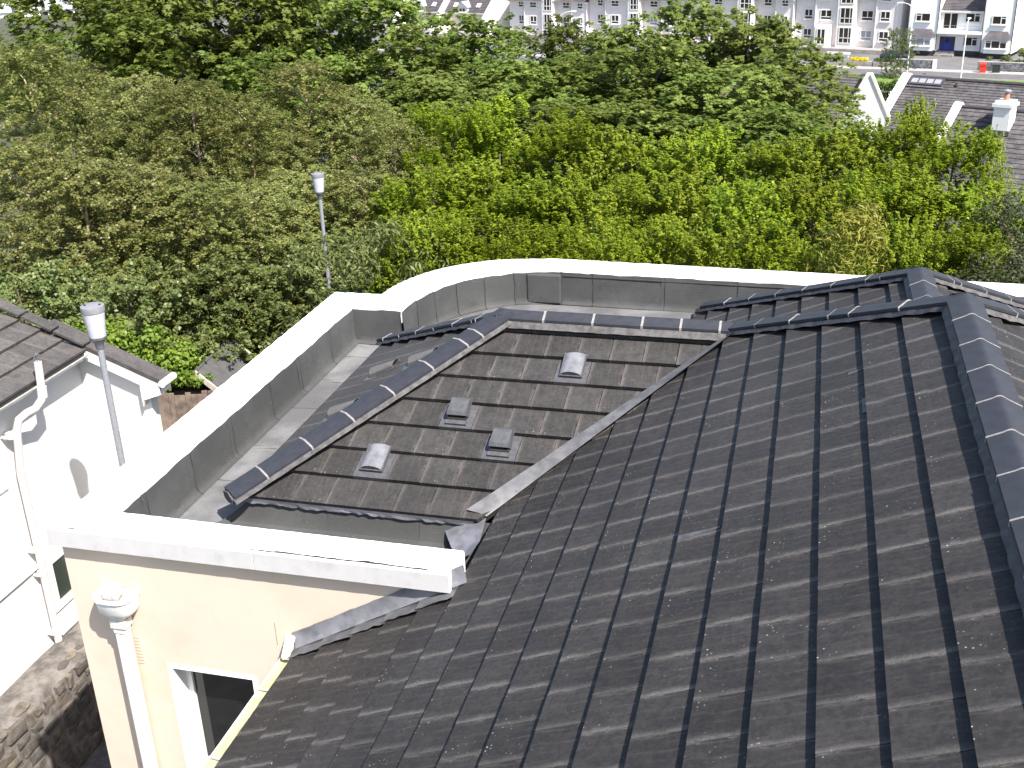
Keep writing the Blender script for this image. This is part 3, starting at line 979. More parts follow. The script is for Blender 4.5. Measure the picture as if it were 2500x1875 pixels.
# ------------------------------------------------------------------ walls
WV = 7.45; WU = -6.36
wx0, wx1, wz0, wz1 = -5.45, -4.60, 3.0, 4.507
m = MB()
T = 0.3
m.box(WU, wx0, WV, WV + T, -0.1, 5.752)
m.box(wx1, -2.4, WV, WV + T, -0.1, 5.752)
m.box(wx0, wx1, WV, WV + T, wz1, 5.752)
m.box(wx0, wx1, WV, WV + T, -0.1, wz0)
m.ob('wall', 'cream', B)
m = MB(); m.box(WU, WU + T, WV + T, 13.98, -0.1, 5.748); m.ob('wall', 'cream', B)
m = MB(); m.box(WU + T, -5.4, 13.68, 13.98, -0.1, 5.748); m.ob('wall', 'cream', B)
m = MB()
ow = [(-5.66 + 0.0, 13.98)] + [(q[0] + 0.07 * n_[2], q[1] + 0.07 * n_[3]) for q, n_ in list(zip(OC, pn))[1:]] + [(6.5, 15.72)]
for i in range(len(ow) - 1):
    a, b2 = ow[i], ow[i + 1]
    m.add([(a[0], a[1], -0.3), (b2[0], b2[1], -0.3), (b2[0], b2[1], 5.75), (a[0], a[1], 5.75)], [(0, 1, 2, 3)])
m.ob('wall', 'cream', B)
# lower storey under the main eave
m = MB(); m.box(-3.75, 6.4, -1.1, 7.44, -0.1, 4.72); m.ob('wall', 'cream', B)
# hairline crack and keyed render grooves
MT['crackm'] = plain('crack_brown', (0.30, 0.23, 0.15), 0.9, 0.2)  # brown tone of the crack and groove strips
for j in range(9):
    z = 4.80 - j * 0.036
    MB().box(-5.985 + 0.003 * j, -5.90, WV - 0.002, WV + 0.01, z, z + 0.006).ob('render_groove', 'crackm', B)
    MB().box(-5.80, -5.745 + 0.002 * j, WV - 0.002, WV + 0.01, z - 0.02, z - 0.014).ob('render_groove', 'crackm', B)
MB().box(-4.31, -4.304, WV - 0.002, WV + 0.01, 4.93, 5.17).ob('render_crack', 'crackm', B)

# window -------------------------------------------------------------------
W = empty('window'); W.parent = B
m = MB()
dp = 0.19
for x0, x1, z0, z1 in ((wx0, wx0 + 0.07, wz0, wz1), (wx1 - 0.07, wx1, wz0, wz1), (wx0 + 0.07, wx1 - 0.07, wz1 - 0.07, wz1), (wx0 + 0.07, wx1 - 0.07, wz0, wz0 + 0.07)):
    m.box(x0, x1, WV + dp, WV + dp + 0.06, z0, z1)
m.ob('frame', 'upvc', W)
m = MB()
m.box(wx0 + 0.0015, wx0 + 0.012, WV - 0.006, WV + dp, wz0, wz1)
m.box(wx1 - 0.012, wx1 - 0.0015, WV - 0.006, WV + dp, wz0, wz1)
m.box(wx0 + 0.012, wx1 - 0.012, WV - 0.006, WV + dp, wz1 - 0.012, wz1 - 0.0015)
m.box(wx0 - 0.035, wx0, WV - 0.004, WV + 0.02, wz0, wz1 + 0.035)
m.box(wx1, wx1 + 0.035, WV - 0.004, WV + 0.02, wz0, wz1 + 0.035)
m.box(wx0, wx1, WV - 0.004, WV + 0.02, wz1, wz1 + 0.035)
m.ob('reveal', 'white', W)
m = MB(); m.box(wx0 + 0.07, wx1 - 0.07, WV + dp + 0.03, WV + dp + 0.036, wz0 + 0.07, wz1 - 0.07); m.ob('pane', 'glass', W)
m = MB(); m.box(wx0 - 0.06, wx1 + 0.06, WV - 0.05, WV + dp, wz0 - 0.06, wz0); m.ob('sill', 'white', W)

# gutter along the main eave ---------------------------------------------------
m = MB()
gz = P1.O.z - 2.12 * G * BB; gu = -3.4904 - 2.12 * G * AA
v = []; f = []
ns = 12
ysg = [-1.2 + (8.62) * j / 30 for j in range(31)]
for y in ysg:
    for k in range(ns + 1):
        t = math.pi + math.pi * k / ns
        v.append((gu - 0.035 + 0.062 * math.cos(t), y, gz - 0.035 + 0.06 * math.sin(t)))
    for k in range(ns, -1, -1):
        t = math.pi + math.pi * k / ns
        v.append((gu - 0.035 + 0.056 * math.cos(t), y, gz - 0.032 + 0.054 * math.sin(t)))
q = 2 * (ns + 1)
for j in range(30):
    for k in range(q):
        f.append((j * q + k, j * q + (k + 1) % q, (j + 1) * q + (k + 1) % q, (j + 1) * q + k))
f.append(tuple(range(q))); f.append(tuple(30 * q + k for k in range(q - 1, -1, -1)))
m.add(v, f)
gut = m.ob('gutter', 'upvc_aged', B, smooth=True)
m = MB()
v = []; f = []
for y in ysg:
    w = 0.006 * wob(2, y * 3)
    v += [(gu - 0.088, y, gz - 0.043 + w), (gu - 0.035, y, gz - 0.052 + w), (gu + 0.015, y, gz - 0.045)]
for j in range(30):
    f += [(j * 3, j * 3 + 1, j * 3 + 4, j * 3 + 3), (j * 3 + 1, j * 3 + 2, j * 3 + 5, j * 3 + 4)]
m.add(v, f)
m.ob('moss', 'moss', gut)
m = MB()
for y in (5.2, 6.05, 6.9):
    m.box(gu - 0.102, gu + 0.03, y, y + 0.025, gz - 0.036, gz - 0.028)
m.ob('gutter_bracket', 'grime', gut)

# stepped lead flashing where the slope meets the wall ------------------------------
m = MB()
v = []; f = []
n = 28
for j in range(n + 1):
    i = -2.05 + (3.25 + 2.05) * j / n
    u = -3.4904 + i * G * AA; z = 5.2756 + i * G * BB
    v += [(u - 0.02, WV - 0.008, z + 0.17 + 0.006 * wob(1, j * 0.6)), (u, WV - 0.012 - 0.004 * wob(2, j), z + 0.055), (u + 0.01, WV - 0.035, z + 0.024)]
for j in range(n):
    for k in range(2):
        f.append((j * 3 + k, (j + 1) * 3 + k, (j + 1) * 3 + k + 1, j * 3 + k + 1))
m.add(v, f)
m.ob('lead_flashing', 'lead', B, smooth=True)
for j in range(5):
    i0 = -2.05 + j * 1.0
    m = MB(); v = []; f = []
    nn = 6
    for a in range(nn + 1):
        i = i0 + 1.06 * a / nn
        for b2, y in enumerate((WV - 0.03, WV - 0.10, WV - 0.165 - 0.012 * wob(j, a))):
            sx = i * G
            h = -TH * (sx - math.floor(i0 + 2.06) * 0) * 0 + 0.012 - 0.02 * ((i - i0)) + 0.006 * wob(j * 3 + b2, a * 1.4)
            v.append(tuple(P1.pt(y, sx, h + 0.004)))
    for a in range(nn):
        for b2 in range(2):
            f.append((a * 3 + b2, a * 3 + b2 + 1, (a + 1) * 3 + b2 + 1, (a + 1) * 3 + b2))
    m.add(v, f)
    m.ob('lead_soaker', 'leadlite', B, smooth=True)
m = MB()
m.prism([(gu - 0.05, WV - 0.16, gz + 0.02), (gu + 0.01, WV - 0.16, gz + 0.03), (gu + 0.02, WV - 0.006, gz + 0.16), (gu - 0.06, WV - 0.006, gz + 0.15)], (0.012, 0, -0.02))
m.ob('flashing_stop', 'upvc_aged', B)

# hopper and downpipe -------------------------------------------------------------
D = empty('downpipe'); D.parent = B
hx, hz = -5.825, 5.335
m = MB()
def hop(sc, z, dd, bk=0.01):
    hw = 0.188 * sc
    pts = [(hx - hw, WV - bk, z)]
    for k_ in range(11):
        t_ = math.pi * k_ / 10
        pts.append((hx - hw * math.copysign(abs(math.cos(t_)) ** 0.6, math.cos(t_)), WV - 0.07 * sc - (dd - 0.07 * sc) * math.sin(t_) ** 0.7, z))
    return pts + [(hx + hw, WV - bk, z)]
rings = [hop(1.0, hz, 0.235), hop(1.05, hz, 0.25), hop(1.05, hz - 0.025, 0.25), hop(0.98, hz - 0.028, 0.235), hop(0.92, hz - 0.16, 0.215), hop(0.78, hz - 0.205, 0.185), hop(0.35, hz - 0.225, 0.13)]
inner = [hop(0.93, hz - 0.004, 0.215, 0.03), hop(0.85, hz - 0.07, 0.19, 0.035)]
v = [p for r in rings for p in r]; f = []
for i in range(len(rings) - 1):
    for k in range(13):
        f.append((i * 13 + k, i * 13 + (k + 1) % 13, (i + 1) * 13 + (k + 1) % 13, (i + 1) * 13 + k))
m.add(v, f)
v = [p for p in rings[0]] + [p for r in inner for p in r]; f = []
for i in range(2):
    for k in range(13):
        f.append((i * 13 + k, (i + 1) * 13 + k, (i + 1) * 13 + (k + 1) % 13, i * 13 + (k + 1) % 13))
f.append(tuple(range(26, 39)))
m.add(v, f)
m.ob('hopper_head', 'upvc', D, smooth=True)
m = MB()
m.obox((hx - 0.085, WV - 0.19, hz - 0.06), (0.155, -0.01, 0.0), (0.02, 0.13, 0.08), (0.0, -0.01, 0.10))
o = m.ob('outlet_spout', 'grime', D)
bv = o.modifiers.new('bevel', 'BEVEL'); bv.width = 0.018; bv.segments = 2
m = MB()
m.box(hx - 0.085, hx + 0.075, WV - 0.15, WV - 0.02, 4.97, 5.06)
m.box(hx - 0.068, hx + 0.058, WV - 0.14, WV - 0.03, 4.91, 4.968)
m.box(hx - 0.075, hx + 0.065, WV - 0.145, WV - 0.025, 5.062, 5.12)
o = m.ob('pipe_collar', 'upvc_aged', D)
bv = o.modifiers.new('bevel', 'BEVEL'); bv.width = 0.012; bv.segments = 2
m = MB()
m.box(hx - 0.06, hx + 0.05, WV - 0.135, WV - 0.035, 0.0, 4.908)
o = m.ob('pipe', 'upvc', D)
bv = o.modifiers.new('bevel', 'BEVEL'); bv.width = 0.015; bv.segments = 2

m = MB()
e0 = Vector((-5.215, 8.475, 5.852)); dh = (Vector((-3.04, 11.0, 0)) - Vector((-5.22, 8.47, 0))).normalized(); sh_ = Vector((dh.y, -dh.x, 0))
pts = [e0 + sh_ * y + Vector((0, 0, z)) for y, z in ((-0.118, -0.05), (0, -0.012), (0.118, -0.05), (0.10, -0.10), (0.0, -0.125), (-0.09, -0.11))]
m.prism(pts, dh * 0.06); m.ob('mortar_plug', 'bed', B)
# ------------------------------------------------------------------ white neighbouring house on the left
HN = empty('white_house', (-10, 9, 0), label='white rendered house with brown tiled roof at the left edge', cat='house')
HN.matrix_basis = Matrix.Identity(4)
tp = math.tan(math.radians(21.8))
MT['ntile'] = tile_mat('neighbour_tile', (0.062, 0.057, 0.054), (0.10, 0.09, 0.085), (0.20, 0.18, 0.16), 0.05, 0.5, 0.6)
MB().box(-16, -10, 2, 13.1, -0.1, 5.30).ob('wall', 'housewhite', HN)
m = MB()
def zr(u): return 5.45 - (u + 9.92) * tp
m.prism([(-10.0, 12.86, -0.1), (-8.91, 12.86, -0.1), (-8.91, 12.86, zr(-8.91) - 0.20), (-10.0, 12.86, zr(-10.0) - 0.20)], (0, 0.16, 0))
m.ob('wall', 'housewhite', HN)
# roof slab and its tiles
NSl = Slope((-9.72, 0, zr(-9.72)), (0, 1, 0), (-math.cos(math.radians(21.8)), 0, math.sin(math.radians(21.8))))
cN = math.cos(math.radians(21.8))
m = MB()
m.prism([NSl.pt(1.5, 0, -0.06), NSl.pt(12.72, 0, -0.06), NSl.pt(12.72, 5 / cN, -0.06), NSl.pt(1.5, 5 / cN, -0.06)], NSl.N * -0.06)
roofN = m.ob('roof', 'under', HN)
sN = len(SPECS); SPECS.clear()
lay(NSl, [(1.5, 0), (12.72, 0), (12.72, 4.9), (1.5, 4.9)], 0.1, 0.27, 0, 14, roofN, 'ntile', key='n')
rest2 = MB()
fme = None
for ar, sl_, key, parent, mat, m4, poly in SPECS:
    if ar > 0:
        if poly is None:
            if fme is None: fme = fm.mesh('roof_tile', 'ntile')
            me = fme
        else:
            t = MB(); g_ = tile_geo(poly); t.add(g_[0], g_[1], 0, g_[2]); me = t.mesh('roof_tile', 'ntile')
        link('roof_tile', me, parent, m4)
    else:
        g_ = tile_geo(poly if poly else FULL); rest2.add([m4 @ Vector(v) for v in g_[0]], g_[1], 0, g_[2])
rest2.ob('roof_tiles', 'ntile', roofN, kind='stuff')
SPECS.clear()
# verge caps along the far edge
for j in range(9):
    a = NSl.pt(12.66, 0.02 + j * 0.52, 0.045); b2 = NSl.pt(12.66, 0.50 + j * 0.52, 0.045)
    d = (b2 - a)
    MB().obox(a, d, (0, 0.20, 0), NSl.N * 0.03).ob('verge_tile', 'ntile', roofN)
# catslide beyond the verge with barge board and boxed eave
m = MB()
a = Vector((-10.4, 12.74, zr(-10.4) + 0.02)); b2 = Vector((-8.60, 12.74, zr(-8.60) + 0.02))
m.prism([a, b2, b2 + Vector((0, 0.30, 0)), a + Vector((0, 0.30, 0))], (0, 0, -0.07))
m.ob('roof', 'ntile', HN)
m = MB()
a = Vector((-9.98, 12.745, zr(-9.98) - 0.05)); b2 = Vector((-8.66, 12.745, zr(-8.66) - 0.05))
m.prism([a, b2, b2 + Vector((0, 0, -0.17)), a + Vector((0, 0, -0.17))], (0, 0.025, 0))
m.ob('barge_board', 'upvc', HN)
m = MB()
m.prism([(-8.98, 12.75, 4.60), (-8.66, 12.75, 4.72), (-8.66, 12.75, 4.88), (-8.98, 12.75, 4.99)], (0, 0.28, 0))
m.prism([(-8.98, 12.752, 4.50), (-8.95, 12.752, 4.60), (-8.98, 12.752, 4.60)], (0, 0.28, 0))
m.ob('eave_box', 'upvc', HN)
m = MB(); m.tube([(-8.60, 12.72, 4.90), (-8.60, 13.05, 4.90)], 0.055, 10); m.ob('gutter', 'upvc', HN)
# main gutter and fascia
m = MB(); m.box(-9.86, -9.80, 1.5, 12.72, zr(-9.8) - 0.22, zr(-9.8) - 0.06); m.ob('fascia', 'upvc', HN)
m = MB(); v = []; f = []
for y in (1.5, 12.70):
    for k in range(9):
        t = math.pi + math.pi * k / 8
        v.append((-9.735 + 0.06 * math.cos(t), y, zr(-9.72) - 0.06 + 0.06 * math.sin(t)))
for k in range(8): f.append((k, k + 1, 10 + k, 9 + k))
f += [tuple(range(9)), tuple(range(17, 8, -1))]
m.add(v, f); m.ob('gutter', 'upvc_aged', HN)
# soil pipe with swan neck and cage
SP = empty('soil_pipe'); SP.parent = HN
m = MB()
m.tube([(-9.66, 11.62, 5.62), (-9.66, 11.58, 5.20), (-9.66, 11.54, 5.10), (-9.67, 11.40, 5.03), (-9.70, 11.26, 5.03), (-9.75, 11.15, 4.98), (-9.78, 11.11, 4.86), (-9.82, 11.11, 4.6), (-9.88, 11.11, 4.2), (-9.90, 11.11, 1.2)], 0.052, 12)
MT['pinkpipe'] = plain('sun_faded_pipe', (0.70, 0.60, 0.55), 0.5, 0.1, 8)
m.ob('pipe', 'pinkpipe', SP, smooth=True)
for z in (4.72, 2.98, 2.6, 1.62):
    m = MB(); m.tube([(-9.90, 11.11, z), (-9.90, 11.11, z + 0.07)], 0.068, 12); m.box(-10.0, -9.88, 11.02, 11.05, z + 0.02, z + 0.05); m.ob('pipe_clip', 'upvc_aged', SP, smooth=True)
m = MB(); m.tube([(-9.66, 11.57, 5.12), (-9.66, 11.59, 5.27)], 0.064, 12); m.ob('pipe_socket', 'upvc_aged', SP, smooth=True)
m = MB()
for k in range(8):
    t = math.pi * k / 4
    m.tube([(-9.66 + 0.045 * math.cos(t), 11.62 + 0.045 * math.sin(t), 5.61), (-9.66 + 0.04 * math.cos(t), 11.625 + 0.04 * math.sin(t), 5.70), (-9.66, 11.625, 5.74)], 0.005, 5)
m.ob('vent_cage', 'lampgrey', SP)
m = MB(); m.box(-10.02, -9.955, 2, 12.8, 2.70, 2.75); m.ob('string_course', 'white', HN)
m = MB(); m.box(-10.0, -9.985, 9.0, 10.95, 4.03, 4.05); m.ob('dark_line', 'grime', HN)  # thin darker strip drawn along the wall face
# window beside the pipe
MT['glassgreen'] = glass_mat('window_glass_green', (0.035, 0.045, 0.035), 0.12)
NW = empty('window'); NW.parent = HN
m = MB(); m.box(-10.0, -9.985, 11.40, 12.45, 1.96, 2.58); m.ob('pane', 'glassgreen', NW)
m = MB()
m.box(-10.0, -9.965, 11.28, 11.40, 1.84, 2.68); m.box(-10.0, -9.965, 12.45, 12.55, 1.84, 2.68)
m.box(-10.0, -9.965, 11.40, 12.45, 2.58, 2.68); m.box(-10.0, -9.965, 11.40, 12.45, 1.84, 1.96)
m.ob('frame', 'upvc', NW)
m = MB(); m.box(-10.0, -9.9, 11.22, 12.6, 1.50, 1.56); m.ob('sill', 'white', NW)

# ------------------------------------------------------------------ stone wall along the passage
SW = empty('stone_wall', (-9.6, 9, 0), label='old rubble stone wall with mortared top between the two houses', cat='wall')
SW.matrix_basis = Matrix.Identity(4)
MT['rubble_mortar'] = plain('rubble_mortar', (0.135, 0.120, 0.108), 0.95, 0.45, 5, 1.0, bscale=16)
def stone_mat():
    b = NB('rubble_stone')
    geo = b.n('ShaderNodeNewGeometry'); pos = geo.outputs['Position']
    oi = b.n('ShaderNodeObjectInfo')
    n1 = b.noise(pos, 9, 5, 0.7)
    c = b.mix(oi.outputs['Random'], (0.085, 0.078, 0.072), (0.19, 0.155, 0.115))
    b.base(b.mix(b.ramp(n1, 0.35, 0.7), c, (0.06, 0.055, 0.05)))
    b.rough(0.9); b.bump(n1, 0.6, 0.02)
    return b.m
MT['stone'] = stone_mat()
m = MB(); v = []; f = []
ny = 60
sec = [(-9.33, -0.1), (-9.34, 1.2), (-9.36, 1.44), (-9.45, 1.50), (-9.6, 1.53), (-9.75, 1.52), (-9.88, 1.49), (-9.95, 1.46), (-9.97, -0.1)]
for j in range(ny + 1):
    y = 2 + 11 * j / ny
    for k, (x, z) in enumerate(sec):
        a = 0.02 * wob(k * 2.7, y * 2.4) + 0.012 * wob(k * 1.1, y * 6)
        v.append((x + (a if k < 4 else a * 0.3), y, z + (a if 1 < k < 8 else 0)))
q = len(sec)
for j in range(ny):
    for k in range(q - 1):
        f.append((j * q + k, (j + 1) * q + k, (j + 1) * q + k + 1, j * q + k + 1))
m.add(v, f); m.ob('mortar_core', 'rubble_mortar', SW, smooth=True)
sr = random.Random(4)
def rock(cx, cy, cz, sx, sy, sz, rnd):
    """irregular chunk: jittered 14-vertex box-ish rock"""
    v = []
    for i in (-1, 1):
        for j in (-1, 1):
            for k in (-1, 1):
                v.append((cx + i * sx * rnd.uniform(0.6, 1.0), cy + j * sy * rnd.uniform(0.62, 1.0), cz + k * sz * rnd.uniform(0.62, 1.0)))
    ctr = [(cx + sx * 1.12, cy + sy * rnd.uniform(-.3, .3), cz + sz * rnd.uniform(-.3, .3)), (cx, cy, cz + sz * 1.1)]
    v += ctr
    f = [(0, 1, 3, 2), (0, 4, 5, 1), (2, 3, 7, 6), (0, 2, 6, 4), (4, 6, 8), (6, 7, 8), (7, 5, 8), (5, 4, 8), (1, 5, 9), (5, 7, 9), (7, 3, 9), (3, 1, 9)]
    return v, f
for row in range(8):
    z = 0.08 + row * 0.185
    y = 6.2 + sr.uniform(0, 0.2)
    while y < 12.6:
        w = sr.uniform(0.10, 0.46); h = sr.uniform(0.045, 0.115)
        m = MB(); m.add(*rock(-9.345, y + w / 2, z + sr.uniform(-0.045, 0.045), sr.uniform(0.018, 0.05), w / 2 * 0.92, h, sr))
        o = m.ob('stone', 'stone', SW)
        y += w + sr.uniform(0.0, 0.04)
for j in range(22):
    m = MB(); s_ = sr.uniform(0.05, 0.13)
    m.add(*rock(-9.38 - sr.random() ** 2 * 0.5, 6.5 + sr.random() * 5.6, 1.485, s_, s_ * sr.uniform(0.8, 1.8), 0.035, sr))
    m.ob('stone', 'stone', SW)

# ------------------------------------------------------------------ lamp posts
def lamp_post(x, y, z0, ztop, s, label, lean=(0, 0)):
    L = empty('lamp_post', (x, y, z0), label=label, cat='lamp post', group='bucket-shaped lamp posts')
    H_ = ztop - z0
    m = MB(); m.tube([(0, 0, 0), (0, 0, H_ * 0.45), (0, 0, H_ - 0.52 * s)], [0.048 * s, 0.043 * s, 0.040 * s], 14); m.ob('pole', 'galv', L, smooth=True)
    t = H_
    m = MB(); m.lathe([(0.052 * s, t - 0.56 * s), (0.055 * s, t - 0.50 * s), (0.10 * s, t - 0.44 * s), (0.108 * s, t - 0.425 * s), (0.108 * s, t - 0.40 * s)], n=24); m.ob('collar', 'lampgrey', L, smooth=True)
    m = MB(); m.lathe([(0.102 * s, t - 0.402 * s), (0.112 * s, t - 0.30 * s), (0.136 * s, t - 0.075 * s)], n=28); lan = m.ob('lantern', 'lampwhite', L, smooth=True)
    m = MB(); m.lathe([(0.142 * s, t - 0.078 * s), (0.146 * s, t - 0.03 * s), (0.142 * s, t - 0.004 * s), (0.132 * s, t), (0.0, t + 0.002)], n=28); cp = m.ob('cap', 'lampcap', L, smooth=True)
    for a in (0.4, 3.4):
        m = MB(); m.lathe([(0.014 * s, t), (0.014 * s, t + 0.012 * s)], (0.09 * s * math.cos(a), 0.09 * s * math.sin(a), 0), 8); m.ob('screw', 'black', L)
    return L
lamp_post(-8.13, 10.90, 0.0, 6.74, 0.97, 'near lamp post standing beside the white house gable')
lamp_post(-10.5, 22.68, 0.0, 5.60, 1.02, 'farther lamp post standing in front of the trees')

# ------------------------------------------------------------------ shed, fence and beige wall beyond the white house
MT['shedfelt'] = plain('shed_felt', (0.078, 0.075, 0.075), 0.9, 0.15, 5, 0.4, bscale=70)
MT['oldwood'] = plain('weathered_wood', (0.17, 0.125, 0.10), 0.9, 0.4, 4, 0.4, bscale=30)
MT['palewood'] = plain('pale_wood', (0.46, 0.40, 0.34), 0.8, 0.15, 8)
MT['beige'] = paint_mat('beige_wall', (0.34, 0.28, 0.24), (0.22, 0.19, 0.17), 0.5, 2.0)
SH = empty('garden_shed', (-13, 21.5, 0), label='small shed with grey felt roof half covered by creeper', cat='shed')
SH.matrix_basis = Matrix.Identity(4)
r0, r1 = Vector((-12.95, 20.55, 1.55)), Vector((-13.17, 22.55, 1.55))
dR = Vector((0.80, 0.09, -0.72)); dL = Vector((-0.9, -0.1, -0.5))
for nm, d in (('right', dR), ('left', dL)):
    m = MB(); m.prism([r0, r1, r1 + d, r0 + d], (0, 0, -0.03)); m.ob('roof', 'shedfelt', SH)
m = MB(); m.tube([r0 + Vector((0, -0.02, 0.01)), r1 + Vector((0, 0.02, 0.01))], 0.03, 6); m.ob('ridge_roll', 'shedfelt', SH)
m = MB(); m.prism([r1 + Vector((0, 0.02, 0.02)), r1 + dR + Vector((0, 0.02, 0.02)), r1 + dR + Vector((0, 0.02, -0.1)), r1 + Vector((0, 0.02, -0.1))], (0.0, 0.05, 0)); m.ob('verge_board', 'palewood', SH)
m = MB(); m.prism([r0 + Vector((0, -0.02, 0.02)), r0 + dR + Vector((0, -0.02, 0.02)), r0 + dR + Vector((0, -0.02, -0.14)), r0 + Vector((0, -0.02, -0.14))], (0.0, -0.04, 0)); m.ob('verge_board', 'palewood', SH)
m = MB(); m.prism([(-13.7, 20.7, -0.05), (-12.3, 20.75, -0.05), (-12.5, 22.5, -0.05), (-13.9, 22.4, -0.05)], (0, 0, 1.0)); m.ob('wall', 'oldwood', SH)
FE = empty('board_fence', (-13.4, 20.2, 0), label='weathered brown board fence below the creeper', cat='fence')
FE.matrix_basis = Matrix.Identity(4)
fa, fb = Vector((-14.4, 19.75, 0)), Vector((-12.55, 20.45, 0))
nb_ = 16
for j in range(nb_):
    a = fa.lerp(fb, j / nb_); b2 = fa.lerp(fb, (j + 0.93) / nb_)
    m = MB(); m.obox(a + Vector((0, sr.uniform(-0.015, 0.015), -0.1)), b2 - a, (0.0, 0.022, 0), (sr.uniform(-0.01, 0.01), 0, 1.25 + sr.uniform(-0.08, 0.05))); m.ob('board', 'oldwood', FE)
m = MB(); m.obox(fa + Vector((0, 0.03, 0.35)), fb - fa, (0, 0.05, 0), (0, 0, 0.09)); m.ob('rail', 'oldwood', FE)
for j in range(6):
    a = Vector((-13.95, 19.25, 0.05 + j * 0.12))
    m = MB(); m.obox(a, (0.55, 0.12 + 0.02 * (j % 2), 0), (0, 0.025, 0.01), (0, 0, 0.085)); m.ob('slat', 'oldwood', FE)
m = MB(); m.prism([(-14.3, 24.0, -0.2), (-11.4, 25.3, -0.2), (-11.45, 25.5, -0.2), (-14.35, 24.2, -0.2)], (0, 0, 1.1))
m.ob('garden_wall', 'beige', label='low beige garden wall behind the shed', cat='wall')
m = MB(); m.prism([(-12.85, 17.6, 0.0), (-11.8, 17.9, 0.0), (-12.0, 18.9, 0.0), (-13.0, 18.7, 0.0)], (0.05, 0, 0.55))
m.ob('covered_pile', 'under', label='dark plastic covered pile at the foot of the fence', cat='pile')
# ------------------------------------------------------------------ trees

BIRCH=[(-21.34, 27.74, 7.92, 2.40), (-23.12, 32.64, 6.67, 2.30), (-20.61, 31.92, 6.52, 2.30), (-18.36, 30.97, 6.48, 2.20), (-17.43, 32.64, 5.61, 2.20), (-17.01, 36.20, 6.34, 2.50), (-15.08, 35.97, 5.23, 2.20), (-12.91, 33.61, 4.86, 1.90), (-18.70, 23.46, 6.15, 2.20), (-17.14, 23.40, 5.79, 2.10), (-16.65, 24.96, 5.27, 2.10), (-14.66, 24.44, 5.02, 2.10), (-14.20, 26.43, 4.36, 2.10), (-13.78, 28.88, 4.38, 2.10), (-12.14, 29.07, 4.26, 2.00)]
LOWB=[(-17.00, 20.33, 3.97, 1.60), (-16.35, 21.48, 3.84, 1.60), (-15.09, 21.78, 3.61, 1.50), (-14.33, 22.88, 3.71, 1.60), (-13.65, 23.87, 3.03, 1.60), (-12.79, 24.91, 3.29, 1.60), (-12.17, 26.32, 3.24, 1.60)]
SYC=[(-29.58, 42.76, 6.82, 4.00), (-30.11, 49.57, 7.14, 4.20), (-25.86, 48.54, 7.80, 4.20), (-24.51, 52.56, 7.58, 4.20), (-20.21, 50.07, 6.90, 3.80), (-20.87, 40.99, 5.26, 3.00), (-17.56, 48.95, 5.49, 3.20), (-16.07, 53.65, 5.95, 3.60), (-14.38, 42.64, 4.74, 3.20), (-12.73, 48.35, 4.35, 3.20), (-13.18, 60.58, 4.78, 2.60), (-9.75, 57.18, 4.86, 3.00), (-10.18, 50.99, 3.90, 3.40), (-6.01, 57.69, 6.09, 3.40), (-6.67, 49.55, 4.96, 3.40), (-3.12, 55.91, 5.29, 3.60), (-3.56, 45.86, 4.31, 3.20), (-1.03, 49.99, 4.57, 3.20), (-10.03, 42.84, 3.17, 3.00), (-6.45, 43.52, 3.25, 3.00), (0.68, 46.00, 3.93, 2.80), (-1.45, 41.97, 3.59, 2.80), (2.30, 45.94, 2.78, 2.00)]
LAUREL=[(-11.20, 34.21, 4.96, 2.00), (-9.71, 35.70, 4.86, 2.10), (-7.69, 35.17, 4.58, 2.00), (-5.74, 34.53, 4.22, 1.90), (-4.12, 34.76, 4.02, 1.90), (-2.59, 35.91, 4.01, 2.00), (-0.82, 35.99, 3.83, 2.00), (1.01, 35.99, 3.99, 2.00), (2.71, 36.90, 4.28, 1.90), (4.15, 35.76, 4.27, 1.90), (3.51, 38.34, 4.52, 1.10), (5.30, 36.11, 4.10, 0.80), (-10.05, 28.27, 4.26, 1.90), (-8.82, 29.20, 4.20, 1.90), (-7.18, 28.61, 4.15, 1.90), (-5.59, 28.46, 4.01, 1.80), (-4.19, 29.20, 3.98, 1.80), (-2.81, 29.37, 3.98, 1.80), (-1.33, 29.47, 3.89, 1.80), (0.12, 30.00, 3.91, 1.80), (1.54, 29.96, 4.07, 1.80), (2.97, 30.36, 4.12, 1.80), (4.27, 30.20, 3.87, 1.70), (-8.78, 23.94, 4.18, 1.30), (-7.88, 24.25, 4.18, 1.40), (-6.65, 24.10, 4.17, 1.40), (-5.47, 24.39, 4.03, 1.40), (-4.28, 24.63, 3.97, 1.40), (-3.08, 24.81, 4.01, 1.40), (-1.89, 24.93, 4.02, 1.40), (-0.72, 24.99, 4.05, 1.40), (2.18, 25.41, 4.05, 1.40), (3.28, 25.29, 4.03, 1.40)]

SYC = [(x, y, zt + (2.6 if i < 4 else 0.8 if i == 4 else -0.7 if i in (20, 22) else 0.4), r * (0.75 if i in (20, 22) else 1.0)) for i, (x, y, zt, r) in enumerate(SYC)]
MT['bark'] = plain('bark', (0.12, 0.095, 0.075), 0.95, 0.35, 8, 0.6, bscale=30)
MT['birchbark'] = plain('birch_bark', (0.36, 0.27, 0.19), 0.85, 0.35, 6, 0.3, bscale=30)
MT['lf_birch'] = leaf_mat('birch_leaf', (0.140, 0.160, 0.038), (0.310, 0.305, 0.098), (0.46, 0.40, 0.13), 0.48, 0.07, 0.42, 0.4)
MT['lf_scrub'] = leaf_mat('scrub_leaf', (0.098, 0.135, 0.034), (0.245, 0.272, 0.092), (0.42, 0.37, 0.12), 0.46, 0.06, 0.42, 0.4)
MT['lf_syc'] = leaf_mat('sycamore_leaf', (0.098, 0.150, 0.024), (0.272, 0.315, 0.072), (0.44, 0.43, 0.13), 0.48, 0.06, 0.5)
